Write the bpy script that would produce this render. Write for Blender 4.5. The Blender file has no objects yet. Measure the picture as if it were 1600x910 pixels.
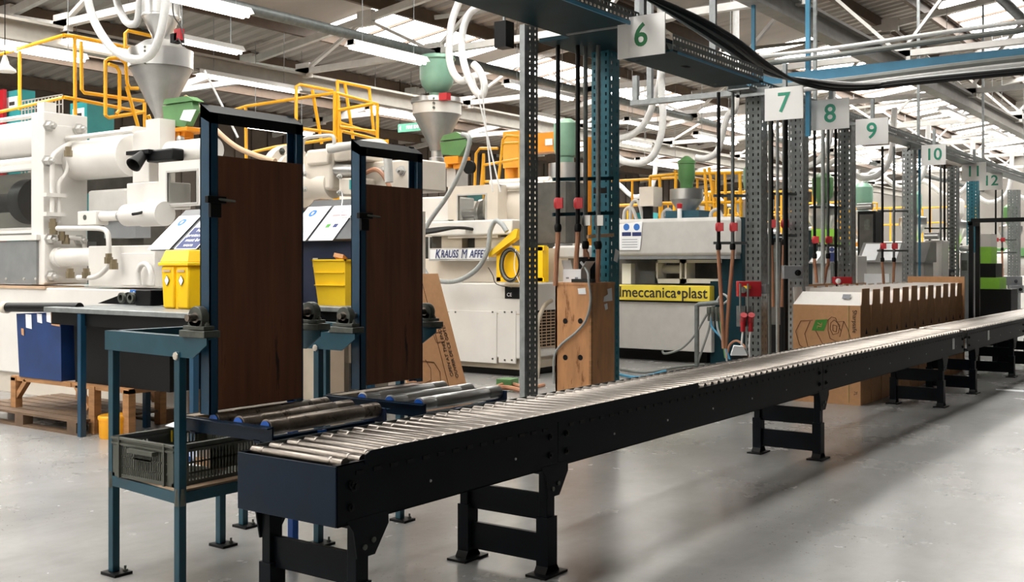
import bpy, bmesh, math, random
from mathutils import Vector, Matrix, Euler
random.seed(7)
C = bpy.context.scene.collection
SC = bpy.context.scene
PI = math.pi

# ------------------------------------------------------------------ camera, world, exposure
H, F, CX, CY = 1.55, 1661.0, 800.0, 412.0        # eye height; focal length, principal column and horizon in pixels of 1600x910
UX, UY = (.5857, .8107), (-.8107, .5857)         # (sideways, depth) of the hall's X and Y axes
cam = bpy.data.cameras.new('camera')
cam.sensor_width = 36.0
cam.lens = 36.0 * F / 1600.0
cam.shift_y = -43.0 / 1600.0
cam.clip_end = 300
camo = bpy.data.objects.new('camera', cam)
camo.location = (0, 0, H)
camo.rotation_euler = (PI / 2, 0, math.radians(35.84 - 90.0))
C.objects.link(camo)
SC.camera = camo
w = bpy.data.worlds.new('sky')
SC.world = w
w.use_nodes = True
w.node_tree.nodes['Background'].inputs[0].default_value = (.93, .96, 1, 1)
w.node_tree.nodes['Background'].inputs[1].default_value = 1.0
SKYLIGHT = 9.0        # brightness of the translucent roof lights
TUBE = 9.0             # brightness of the fluorescent tubes
SC.view_settings.view_transform = 'Standard'
SC.view_settings.look = 'None'
SC.view_settings.exposure = 0.64
SC.view_settings.gamma = 1.0
SC.cycles.use_denoising = True
SC.cycles.max_bounces = 6
SC.cycles.diffuse_bounces = 4
SC.cycles.glossy_bounces = 4
SC.cycles.transmission_bounces = 4
SC.cycles.transparent_max_bounces = 8
SC.cycles.sample_clamp_indirect = 8.0
SC.cycles.caustics_reflective = False
SC.cycles.caustics_refractive = False

# ------------------------------------------------------------------ where a line of sight meets a real plane of the hall
def ray(px, py):
    l, z = (px - CX) / F, -(py - CY) / F
    return Vector((l * UX[0] + UX[1], l * UY[0] + UY[1], z))
def W(px, py, X=None, Y=None, Z=None, D=None):
    r = ray(px, py)
    if X is not None: t = X / r.x
    elif Y is not None: t = Y / r.y
    elif Z is not None: t = (Z - H) / r.z
    else: t = D
    return Vector((r.x * t, r.y * t, H + r.z * t))

# ------------------------------------------------------------------ materials
def lin(h):
    h = h.lstrip('#'); out = []
    for i in (0, 2, 4):
        c = int(h[i:i + 2], 16) / 255
        out.append(c / 12.92 if c <= .04045 else ((c + .055) / 1.055) ** 2.4)
    return (*out, 1)
MATS = {}
def mat(name, hexc, rough=.5, metal=0.0, var=.12, scale=6.0, bump=0.0, wear=None, wear_amt=.6, wear_scale=9.0, stretch=None, spec=None):
    m = bpy.data.materials.new(name); m.use_nodes = True; nt = m.node_tree; N = nt.nodes; L = nt.links
    b = N['Principled BSDF']; b.inputs['Roughness'].default_value = rough; b.inputs['Metallic'].default_value = metal
    if spec is not None: b.inputs['Specular IOR Level'].default_value = spec
    base = lin(hexc)
    tc = N.new('ShaderNodeTexCoord'); mp = N.new('ShaderNodeMapping'); L.new(tc.outputs['Object'], mp.inputs[0])
    if stretch: mp.inputs['Scale'].default_value = stretch
    nz = N.new('ShaderNodeTexNoise'); nz.inputs['Scale'].default_value = scale; nz.inputs['Detail'].default_value = 5
    L.new(mp.outputs[0], nz.inputs['Vector'])
    rp = N.new('ShaderNodeValToRGB'); e = rp.color_ramp.elements
    e[0].position, e[1].position = .3, .7
    e[0].color = tuple(c * (1 - var) for c in base[:3]) + (1,)
    e[1].color = tuple(min(1, c * (1 + var)) for c in base[:3]) + (1,)
    L.new(nz.outputs[0], rp.inputs[0]); col = rp.outputs[0]
    if wear:
        n2 = N.new('ShaderNodeTexNoise'); n2.inputs['Scale'].default_value = wear_scale; n2.inputs['Detail'].default_value = 8; n2.inputs['Roughness'].default_value = .7
        L.new(mp.outputs[0], n2.inputs['Vector'])
        r2 = N.new('ShaderNodeValToRGB'); r2.color_ramp.elements[0].position = wear_amt; r2.color_ramp.elements[1].position = min(1, wear_amt + .06)
        L.new(n2.outputs[0], r2.inputs[0])
        mx = N.new('ShaderNodeMix'); mx.data_type = 'RGBA'
        L.new(r2.outputs[0], mx.inputs[0]); L.new(col, mx.inputs[6]); mx.inputs[7].default_value = lin(wear); col = mx.outputs[2]
    L.new(col, b.inputs['Base Color'])
    if bump:
        bp = N.new('ShaderNodeBump'); bp.inputs['Strength'].default_value = bump; bp.inputs['Distance'].default_value = .01
        L.new(nz.outputs[0], bp.inputs['Height']); L.new(bp.outputs[0], b.inputs['Normal'])
    MATS[name] = m
    return m
def emit(name, hexc, s):
    m = bpy.data.materials.new(name); m.use_nodes = True; b = m.node_tree.nodes['Principled BSDF']
    b.inputs['Base Color'].default_value = lin(hexc); b.inputs['Emission Color'].default_value = lin(hexc); b.inputs['Emission Strength'].default_value = s
    MATS[name] = m
    return m
white = mat('machine_white', '#dcd9d4', .38, var=.05, scale=2.5, wear='#a89f92', wear_amt=.7, wear_scale=3.5)
cream = mat('machine_cream', '#d3cabd', .42, var=.06, scale=3, wear='#8d8274', wear_amt=.68, wear_scale=5)
palegrey = mat('pale_grey_paint', '#b9b7b3', .45, var=.06)
beige = mat('beige_enamel', '#b3a896', .5, var=.06, bump=.1)
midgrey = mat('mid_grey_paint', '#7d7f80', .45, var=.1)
galv = mat('galvanised_steel', '#8f9394', .42, .6, var=.18, scale=14)
darkgalv = mat('dull_galvanised_steel', '#6a6f6e', .5, .45, var=.2, scale=14)
steel = mat('roller_steel', '#7f7871', .29, 1.0, var=.1, scale=18, wear='#6d645b', wear_amt=.66, wear_scale=14)
oldsteel = mat('worn_roller_steel', '#8a8076', .36, 1.0, var=.2, scale=22, wear='#4d4038', wear_amt=.57, wear_scale=16)
bright = mat('stainless_steel', '#c3c3c2', .3, .9, var=.08, scale=5)
dullsteel = mat('hopper_steel', '#a9a9a8', .4, .75, var=.12, scale=4)
castiron = mat('bearing_iron', '#5b5e58', .5, .5, var=.25, scale=18, bump=.2)
black = mat('black_steel', '#0a0b0d', .45, var=.2, wear='#221e1b', wear_amt=.72, spec=.2)
convblack = mat('conveyor_blue_black', '#0a0f15', .38, var=.2, scale=4, wear='#121a22', wear_amt=.69, wear_scale=7, spec=.12)
convnavy = mat('conveyor_navy', '#071c2f', .33, var=.25, scale=5, wear='#1d374e', wear_amt=.73, wear_scale=12, spec=.2)
rubber = mat('black_rubber', '#141414', .65, var=.2)
teal = mat('teal_paint', '#124656', .42, var=.15, scale=5, wear='#a08d86', wear_amt=.73, wear_scale=11)
tealcol = mat('column_teal_paint', '#17697a', .45, var=.15, scale=5, wear='#0b3a46', wear_amt=.62, wear_scale=9)
tealdark = mat('tray_teal_paint', '#0c2b33', .55, var=.2, scale=4, spec=.15)
skyblue = mat('sky_blue_paint', '#3f86a8', .45, var=.1)
framblue = mat('frame_blue_paint', '#113f5a', .4, var=.18, scale=4, wear='#0f2a40', wear_amt=.64, wear_scale=7)
polblue = mat('pole_blue_paint', '#1258b8', .35, var=.15)
navy = mat('navy_sheet', '#14223f', .45, var=.2, scale=4, wear='#8f9bb5', wear_amt=.76, wear_scale=10)
binblue = mat('bin_blue_sheet', '#17366a', .45, var=.2, scale=3, wear='#46689c', wear_amt=.68, wear_scale=7)
slate = mat('slate_plate', '#45484c', .42, var=.15, scale=5, wear='#6a6d70', wear_amt=.72)
yellow = mat('railing_yellow', '#f0b01c', .4, var=.06)
binyel = mat('bin_yellow_plastic', '#ffcb0a', .38, var=.03)
tubyel = mat('tub_yellow_plastic', '#f7cd28', .4, var=.03)
bucketyel = mat('bucket_yellow_plastic', '#eba414', .4, var=.06)
bandyel = mat('band_yellow_paint', '#e5cf45', .45, var=.05)
orange = mat('crane_orange_paint', '#e8941c', .42, var=.06)
brown = mat('deck_brown_board', '#6a4027', .55, var=.3, scale=3, stretch=(7, 7, .6), wear='#1c0f08', wear_amt=.62, wear_scale=1.6, bump=.1)
ply = mat('plywood', '#c28d5f', .6, var=.2, scale=4, stretch=(3, 3, .8), wear='#8a5a30', wear_amt=.58, wear_scale=3)
wood = mat('raw_timber', '#a3764c', .65, var=.25, scale=5, stretch=(1, 1, 6))
pallet_m = mat('pallet_timber', '#66503c', .7, var=.3, scale=6)
kraft = mat('kraft_cardboard', '#c69569', .75, var=.06, scale=20)
kraftin = mat('white_liner', '#eeeae4', .7, var=.03)
shelfbrd = mat('shelf_board', '#c2a588', .6, var=.1)
paper = mat('paper', '#eef0f2', .7, var=.02)
inkgrey = mat('ink_grey', '#8d9096', .7, var=.02)
inkblue = mat('ink_blue', '#2f6fc0', .6, var=.02)
inknavy = mat('ink_navy', '#1f2f66', .6, var=.02)
inkred = mat('ink_red', '#c87878', .6, var=.02)
inkdark = mat('ink_dark', '#2a241f', .7, var=.02)
inkbrown = mat('ink_brown', '#5c3a24', .7, var=.02)
inkgreen = mat('ink_green', '#3f8a2e', .6, var=.03)
signgreen = mat('sign_green', '#1c6b3c', .5, var=.02)
signteal = mat('sign_teal', '#2a8f72', .5, var=.02)
signwhite = mat('sign_white', '#e9e8e6', .5, var=.02)
exitgreen = mat('exit_green', '#5fae93', .5, var=.03)
green = mat('machine_green', '#568350', .42, var=.1, scale=5)
seagreen = mat('receiver_green', '#7fa893', .36, var=.08, scale=5)
lime = mat('machine_lime', '#8ccb3a', .42, var=.06)
red = mat('red_paint', '#b3202a', .35, var=.1)
hose = mat('clear_hose', '#dcdcdb', .35, var=.06, scale=30)
hosegrey = mat('grey_hose', '#9b9f9e', .45, var=.1, scale=30)
copper = mat('brown_hose', '#a47356', .5, var=.15)
cable = mat('cable_grey', '#777a76', .55, var=.1)
darkglass = mat('guard_window', '#3b3a36', .12, var=.35, scale=2.5)
sheet = mat('roof_sheet', '#a8a19a', .6, var=.14, scale=1.2, stretch=(1, .3, 1), wear='#8a8078', wear_amt=.6, wear_scale=.8)
purlin_m = mat('purlin_brown', '#5b4a3c', .6, var=.15)
trussw = mat('truss_white', '#cfccc8', .5, var=.08)
trussg = mat('truss_grey', '#9a968f', .5, var=.1)
clad = mat('wall_cladding', '#5a5048', .6, var=.2, scale=1.5)
plaster = mat("wall_plaster", "#8a857e", .7, var=.1, scale=1.0)
electro = mat('switch_box_grey', '#8f9296', .45, var=.06)
cabteal = mat('cabinet_teal', '#2c8f92', .45, var=.08)
tube_m = emit('tube_glow', '#fff6ea', TUBE)
pane_m = emit('roof_light_glow', '#fffdf8', SKYLIGHT)

def floor_material():
    m = bpy.data.materials.new('painted_floor'); m.use_nodes = True; nt = m.node_tree; N = nt.nodes; L = nt.links
    b = N['Principled BSDF']
    tc = N.new('ShaderNodeTexCoord')
    def noise(s, d, vec=None):
        n = N.new('ShaderNodeTexNoise'); n.inputs['Scale'].default_value = s; n.inputs['Detail'].default_value = d; n.inputs['Roughness'].default_value = .65
        if vec:
            mp = N.new('ShaderNodeMapping'); mp.inputs['Scale'].default_value = vec; mp.inputs['Rotation'].default_value = (0, 0, .5)
            L.new(tc.outputs['Object'], mp.inputs[0]); L.new(mp.outputs[0], n.inputs['Vector'])
        else: L.new(tc.outputs['Object'], n.inputs['Vector'])
        return n
    def ramp(n, p0, c0, p1, c1):
        r = N.new('ShaderNodeValToRGB'); e = r.color_ramp.elements
        e[0].position, e[1].position = p0, p1; e[0].color, e[1].color = c0, c1
        L.new(n.outputs[0], r.inputs[0]); return r
    a = ramp(noise(.9, 6), .35, lin('#868583'), .68, lin('#9b9a98'))
    s = ramp(noise(3.2, 8, (.8, 2.2, 1)), .45, (1, 1, 1, 1), .95, (.84, .83, .82, 1))
    mx = N.new('ShaderNodeMix'); mx.data_type = 'RGBA'; mx.blend_type = 'MULTIPLY'; mx.inputs[0].default_value = 1
    L.new(a.outputs[0], mx.inputs[6]); L.new(s.outputs[0], mx.inputs[7])
    sp = ramp(noise(38, 2), .67, (0, 0, 0, 1), .71, (1, 1, 1, 1))
    big = ramp(noise(.7, 3), .48, (0, 0, 0, 1), .62, (1, 1, 1, 1))
    mm = N.new('ShaderNodeMath'); mm.operation = 'MULTIPLY'; L.new(sp.outputs[0], mm.inputs[0]); L.new(big.outputs[0], mm.inputs[1])
    m2 = N.new('ShaderNodeMix'); m2.data_type = 'RGBA'; L.new(mm.outputs[0], m2.inputs[0]); L.new(mx.outputs[2], m2.inputs[6]); m2.inputs[7].default_value = lin('#4f473f')
    L.new(m2.outputs[2], b.inputs['Base Color'])
    rr = ramp(noise(1.4, 5), .25, (.22, .22, .22, 1), .75, (.30, .30, .30, 1)); L.new(rr.outputs[0], b.inputs['Roughness'])
    bp = N.new('ShaderNodeBump'); bp.inputs['Strength'].default_value = .10; bp.inputs['Distance'].default_value = .012
    L.new(noise(5, 7).outputs[0], bp.inputs['Height']); L.new(bp.outputs[0], b.inputs['Normal'])
    return m

# ------------------------------------------------------------------ mesh helpers (all points in hall coordinates)
OFF = {}
def link(o, parent=None):
    C.objects.link(o)
    if parent is not None: o.parent = parent
def root_off(o):
    while o is not None:
        if o.name in OFF: return OFF[o.name]
        o = o.parent
    return Vector((0, 0, 0))
def basis(d):
    d = d.normalized(); a = Vector((0, 0, 1)) if abs(d.z) < .95 else Vector((1, 0, 0))
    s = d.cross(a).normalized(); return s, s.cross(d).normalized(), d
def smooth_path(pts, k=6, closed=False):
    pts = [Vector(p) for p in pts]; out = []
    n = len(pts)
    for i in range(n - 1):
        p0, p1, p2, p3 = pts[max(i - 1, 0)], pts[i], pts[i + 1], pts[min(i + 2, n - 1)]
        for j in range(k):
            t = j / k
            out.append(.5 * ((2 * p1) + (-p0 + p2) * t + (2 * p0 - 5 * p1 + 4 * p2 - p3) * t * t + (-p0 + 3 * p1 - 3 * p2 + p3) * t ** 3))
    out.append(pts[-1]); return out
class MB:
    def __init__(s): s.v = []; s.f = []
    def add(s, vs, fs):
        k = len(s.v); s.v += [Vector(p) for p in vs]; s.f += [tuple(i + k for i in f) for f in fs]; return s
    def hexa(s, p): return s.add(p, [(0, 3, 2, 1), (4, 5, 6, 7), (0, 1, 5, 4), (1, 2, 6, 5), (2, 3, 7, 6), (3, 0, 4, 7)])
    def box(s, x0, x1, y0, y1, z0, z1):
        return s.hexa([(x0, y0, z0), (x1, y0, z0), (x1, y1, z0), (x0, y1, z0), (x0, y0, z1), (x1, y0, z1), (x1, y1, z1), (x0, y1, z1)])
    def cbox(s, c, sx, sy, sz, rot=None):
        c = Vector(c); R = Euler(rot).to_matrix() if rot else Matrix.Identity(3)
        return s.hexa([c + R @ Vector((a * sx / 2, b * sy / 2, d * sz / 2)) for d in (-1, 1) for a, b in ((-1, -1), (1, -1), (1, 1), (-1, 1))])
    def beam(s, p0, p1, a, b=None):
        p0, p1 = Vector(p0), Vector(p1); b = b or a; u, n, d = basis(p1 - p0)
        q = [u * (i * a / 2) + n * (j * b / 2) for i, j in ((-1, -1), (1, -1), (1, 1), (-1, 1))]
        return s.hexa([p0 + x for x in q] + [p1 + x for x in q])
    def lbeam(s, p0, p1, a, t=.006):        # an angle section
        p0, p1 = Vector(p0), Vector(p1); u, n, d = basis(p1 - p0)
        s.beam(p0 + u * a / 2, p1 + u * a / 2, a, t); return s.beam(p0 + n * a / 2, p1 + n * a / 2, t, a)
    def prism(s, poly, vec):
        n = len(poly); poly = [Vector(p) for p in poly]; vec = Vector(vec)
        return s.add(poly + [p + vec for p in poly], [tuple(range(n))[::-1], tuple(range(n, 2 * n))] + [(i, (i + 1) % n, n + (i + 1) % n, n + i) for i in range(n)])
    def lathe(s, c, axis, prof, n=20, cap=True):   # prof: (radius, distance along the axis)
        c = Vector(c); u, v, d = basis(Vector(axis)); k = len(s.v)
        for r, t in prof:
            for i in range(n):
                a = 2 * PI * i / n; s.v.append(c + d * t + (u * math.cos(a) + v * math.sin(a)) * r)
        for j in range(len(prof) - 1):
            for i in range(n):
                i2 = (i + 1) % n; s.f.append((k + j * n + i, k + j * n + i2, k + (j + 1) * n + i2, k + (j + 1) * n + i))
        if cap:
            s.f.append(tuple(k + i for i in range(n))[::-1]); e = k + (len(prof) - 1) * n; s.f.append(tuple(e + i for i in range(n)))
        return s
    def cyl(s, p0, p1, r, r1=None, n=14):
        p0, p1 = Vector(p0), Vector(p1); return s.lathe(p0, p1 - p0, [(r, 0), (r if r1 is None else r1, (p1 - p0).length)], n)
    def tube(s, pts, r, n=8, smooth=0):
        pts = smooth_path(pts, smooth) if smooth else [Vector(p) for p in pts]
        k = len(s.v); m = len(pts); pu = None
        for i, p in enumerate(pts):
            d = (pts[min(i + 1, m - 1)] - pts[max(i - 1, 0)]).normalized()
            if pu is None: pu = basis(d)[0]
            pu = (pu - d * pu.dot(d)).normalized(); q = d.cross(pu)
            for j in range(n):
                a = 2 * PI * j / n; s.v.append(p + (pu * math.cos(a) + q * math.sin(a)) * r)
        for i in range(m - 1):
            for j in range(n):
                j2 = (j + 1) % n; s.f.append((k + i * n + j, k + i * n + j2, k + (i + 1) * n + j2, k + (i + 1) * n + j))
        s.f.append(tuple(k + j for j in range(n))[::-1]); s.f.append(tuple(k + (m - 1) * n + j for j in range(n)))
        return s
    def perf(s, o, uvec, wd, vvec, ht, cols, pitch, hw, hh):   # a sheet with real punched holes
        o, uvec, vvec = Vector(o), Vector(uvec), Vector(vvec); rows = max(1, int(ht / pitch)); ph = ht / rows; pw = wd / cols
        us = [0]; vs = [0]
        for c in range(cols): us += [c * pw + (pw - hw) / 2, c * pw + (pw + hw) / 2]
        us.append(wd)
        for r in range(rows): vs += [r * ph + (ph - hh) / 2, r * ph + (ph + hh) / 2]
        vs.append(ht); k = len(s.v); nu = len(us)
        for y in vs:
            for x in us: s.v.append(o + uvec * x + vvec * y)
        for j in range(len(vs) - 1):
            for i in range(nu - 1):
                if i % 2 and j % 2: continue
                s.f.append((k + j * nu + i, k + j * nu + i + 1, k + (j + 1) * nu + i + 1, k + (j + 1) * nu + i))
        return s
    def build(s, name, m, parent=None, smooth=None, bev=0, thick=0, kind=None, label=None):
        off = root_off(parent) if parent is not None else Vector((0, 0, 0))
        me = bpy.data.meshes.new(name)
        if parent is None:
            lo = [min(p[i] for p in s.v) for i in range(3)]; hi = [max(p[i] for p in s.v) for i in range(3)]
            off = Vector(((lo[0] + hi[0]) / 2, (lo[1] + hi[1]) / 2, lo[2]))
        me.from_pydata([p - off for p in s.v], [], s.f); me.update()
        bm = bmesh.new(); bm.from_mesh(me); bmesh.ops.recalc_face_normals(bm, faces=bm.faces); bm.to_mesh(me); bm.free()
        if smooth is not False:
            me.shade_smooth(); me.set_sharp_from_angle(angle=math.radians(38))
        me.materials.append(m)
        o = bpy.data.objects.new(name, me); link(o, parent)
        if parent is None: o.location = off; OFF[o.name] = off
        if bev:
            b = o.modifiers.new('bevel', 'BEVEL'); b.width = bev; b.segments = 2; b.limit_method = 'ANGLE'; b.angle_limit = math.radians(40)
        if thick:
            b = o.modifiers.new('sheet', 'SOLIDIFY'); b.thickness = thick; b.offset = 0
        if kind: o['kind'] = kind
        if label: o['label'] = label
        return o
def T(name, label, cat, loc, group=None):
    o = bpy.data.objects.new(name, None); C.objects.link(o); o.location = Vector(loc); o.empty_display_size = .1
    OFF[o.name] = Vector(loc); o['label'] = label; o['category'] = cat
    if group: o['group'] = group
    return o
def tag(o, label, cat, group=None):
    o['label'] = label; o['category'] = cat
    if group: o['group'] = group
    return o
def S(o): o['kind'] = 'structure'; return o
def dup(root, delta, label=None):
    r = root.copy(); C.objects.link(r); r.location = root.location + Vector(delta)
    if root.name in OFF: OFF[r.name] = OFF[root.name] + Vector(delta)
    if label: r['label'] = label
    for ch in list(root.children):
        c = ch.copy(); C.objects.link(c); c.parent = r
        for g in list(ch.children):
            d = g.copy(); C.objects.link(d); d.parent = c
    return r
def text(s, size, p, right, up, m, parent, name='lettering', shear=0, align='CENTER', bold=0, squash=1.0):
    cu = bpy.data.curves.new(name, 'FONT'); cu.body = s; cu.size = size; cu.align_x = align; cu.align_y = 'CENTER'; cu.shear = shear
    cu.extrude = .001; cu.offset = bold; cu.resolution_u = 4
    tmp = bpy.data.objects.new(name, cu); C.objects.link(tmp)
    me = bpy.data.meshes.new_from_object(tmp.evaluated_get(bpy.context.evaluated_depsgraph_get()))
    bpy.data.objects.remove(tmp); bpy.data.curves.remove(cu)
    me.materials.clear(); me.materials.append(m)
    o = bpy.data.objects.new(name, me); link(o, parent)
    r, u = Vector(right).normalized(), Vector(up).normalized(); n = r.cross(u)
    M = Matrix((r * squash, u, n)).transposed().to_4x4(); M.translation = Vector(p) - (root_off(parent) if parent is not None else Vector())
    o.matrix_local = M
    return o
NX, NY = Vector((-1, 0, 0)), Vector((0, -1, 0))
LEFTW, RIGHTW, UPW = Vector((0, -1, 0)), Vector((1, 0, 0)), Vector((0, 0, 1))   # reading directions on faces turned to -X and to -Y

# ------------------------------------------------------------------ the setting
XA, XB, YA, YB, YR = -6.0, 52.0, -14.0, 20.0, 1.0
def roofz(y): return 5.0 + .13 * (YB - y) if y >= YR else 5.0 + .13 * (YB - YR) - .13 * (YR - y)
fl = S(MB().box(XA, XB, YA, YB, -.2, 0).build('floor', floor_material()))
wb = S(MB().box(XA, XB, YB, YB + .2, 0, 5.2).build('wall_back', clad))
rib = MB()
for i in range(int((XB - XA) / .5)): rib.box(XA + i * .5, XA + i * .5 + .06, YB - .04, YB, .0, 4.9)
rib.build('cladding_ribs', clad, wb, kind='stuff')
S(MB().box(XA - .2, XA, YA, YB, 0, 7.6).build('wall_left', mat('light_wall_plaster', '#d8d3cb', .7, var=.06)))
S(MB().box(XB, XB + .2, YA, YB, 0, 7.6).build('wall_right', plaster))
S(MB().box(XA, XB, YA - .2, YA, 0, 5.8).build('wall_front', mat('dark_wall_sheet', '#3d3a37', .7, var=.1)))
STRIPS = [(15.9, 17.4), (12.3, 13.8), (8.1, 9.6), (4.3, 5.7), (1.5, 2.9), (-9.6, -8.0)]  # the two lowest-Y strips are added roof lights that brighten the hall
ceil = MB()
def roof_band(mb, y0, y1):
    P = .30; n = int((XB - XA) / P); prof = [(0, 0), (.11, 0), (.15, .05), (.26, .05)]
    k = len(mb.v)
    for y in (y0, y1):
        for i in range(n):
            for dx, dz in prof: mb.v.append(Vector((XA + i * P + dx, y, roofz(y) + dz)))
        mb.v.append(Vector((XB, y, roofz(y))))
    m = n * 4 + 1
    for i in range(m - 1): mb.f.append((k + i, k + i + 1, k + m + i + 1, k + m + i))
ys = [YB]
for a, b in STRIPS[:5]: ys += [b, a]
ys += [YR]
for i in range(0, len(ys), 2): roof_band(ceil, ys[i], ys[i + 1])
ys = [YR]
for a, b in STRIPS[5:]: ys += [b, a]
ys += [YA]
for i in range(0, len(ys), 2): roof_band(ceil, ys[i], ys[i + 1])
ceiling = S(ceil.build('ceiling', sheet, smooth=False))
for y in (19.2, 17.55, 15.75, 13.95, 12.15, 10.8, 9.75, 7.95, 6.8, 5.85, 4.15, 3.05, 1.35, .9, -.05, -3.4, -5.8, -9, -12):
    MB().box(XA, XB, y - .04, y + .04, roofz(y) - .24, roofz(y) - .02).build('purlin', purlin_m, ceiling)
BAYS = [range(12), (0, 1, 2, 4, 5, 6, 7, 8, 9, 10, 11), (0, 1, 2, 3, 6, 7, 8, 9, 10, 11), (0, 1, 2, 3, 4, 6, 7, 8, 9, 10, 11), (6, 7, 8, 9, 10, 11), (1,)]  # glowing bays; unseen near ones and extra far ones are added for light
TX = [-.7, 3.9, 8.5, 13.1, 17.7, 22.3, 26.9, 31.5, 36.1, 40.7, 45.3]
for k, (a, b) in enumerate(STRIPS):
    wn = S(MB().box(XA, XB, a - .05, a, roofz(a) - .06, roofz(a) + .06).box(XA, XB, b, b + .05, roofz(b) - .06, roofz(b) + .06).build('window_%d' % (k + 1), purlin_m))
    xs = [XA] + TX + [XB]
    for i in range(len(xs) - 1):
        x0, x1 = xs[i] + .35, xs[i + 1] - .35
        lit = i in BAYS[k]
        MB().hexa([(x0, a, roofz(a)), (x1, a, roofz(a)), (x1, b, roofz(b)), (x0, b, roofz(b)), (x0, a, roofz(a) + .02), (x1, a, roofz(a) + .02), (x1, b, roofz(b) + .02), (x0, b, roofz(b) + .02)]).build('pane' if lit else 'infill_panel', pane_m if lit else sheet, wn)
        q = MB(); q.hexa([(x1, a, roofz(a)), (x1 + .7, a, roofz(a)), (x1 + .7, b, roofz(b)), (x1, b, roofz(b)), (x1, a, roofz(a) + .03), (x1 + .7, a, roofz(a) + .03), (x1 + .7, b, roofz(b) + .03), (x1, b, roofz(b) + .03)])
        q.build('infill_panel', sheet, wn)
        for j in (1, 2, 3) if lit else ():
            xm = x0 + (x1 - x0) * j / 4
            MB().beam((xm, a, roofz(a) - .02), (xm, b, roofz(b) - .02), .05).build('glazing_bar', purlin_m, wn)
ZB = 4.95
strut_cache = {}
for ti, x in enumerate(TX):
    m = trussw if ti > 1 else trussg
    t = MB()
    for dx in (-.035, .035):
        t.box(x + dx - .015, x + dx + .015, YA, YB, ZB - .05, ZB + .05)
    for ya, yb in ((YB, YR), (YR, YA)):
        t.beam((x, ya, roofz(ya) - .3), (x, yb, roofz(yb) - .3), .09, .12)
    ob = t.build('roof_truss', m, ceiling)
    nodes = [18.4, 15.5, 14.0, 12.5, 11.0, 9.5, 8.0, 6.5, 5.0, 3.5, 2.0, .5, -1, -2.5, -4, -5.5, -7]
    for i in range(len(nodes) - 1):
        a, b = nodes[i], nodes[i + 1]
        p = (x, a, ZB if i % 2 == 0 else roofz(a) - .3); q = (x, b, roofz(b) - .3 if i % 2 == 0 else ZB)
        MB().beam(p, q, .07, .05).build('strut', m, ob)
    g = MB()
    for i, a in enumerate(nodes):
        zc = ZB if i % 2 == 0 else roofz(a) - .3
        g.box(x - .05, x + .05, a - .17, a + .17, zc - .12, zc + .14)
    g.build('gusset_plates', m, ob)
for y in (14.0, 5.0, -4.0):
    g = MB().box(XA, XB, y - .1, y + .1, ZB - .36, ZB - .32).box(XA, XB, y - .012, y + .012, ZB - .32, ZB - .09).box(XA, XB, y - .1, y + .1, ZB - .09, ZB - .05)
    g.build('girder', trussg, ceiling)
MB().cyl((XA, 11.0, 4.9), (XB, 11.0, 4.9), .075, n=12).build('service_pipe', darkgalv, ceiling)
MB().cyl((XA, 7.4, 4.72), (XB, 7.4, 4.72), .05, n=10).build('service_pipe', galv, ceiling)
MB().cyl((XA, 2.6, 4.6), (XB, 2.6, 4.6), .06, n=10).build('service_pipe', galv, ceiling)
for k in range(4):      # long diagonal wind braces under the roof
    x = TX[2 + 2 * k]
    MB().beam((x, 11, 5.4), (x + 4.6, 6.5, 6.3), .06).build('wind_brace', trussg, ceiling)
    MB().beam((x + 4.6, 11, 5.5), (x + 9.2, 4.5, 6.5), .06).build('wind_brace', trussg, ceiling)

MB().prism([W(1556, 608, Z=0.0), W(1600, 610, Z=0.0), W(1600, 613, Z=0.0), W(1556, 610, Z=0.0)], (0, 0, .002)).build('floor_line', paper, fl)
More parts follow.
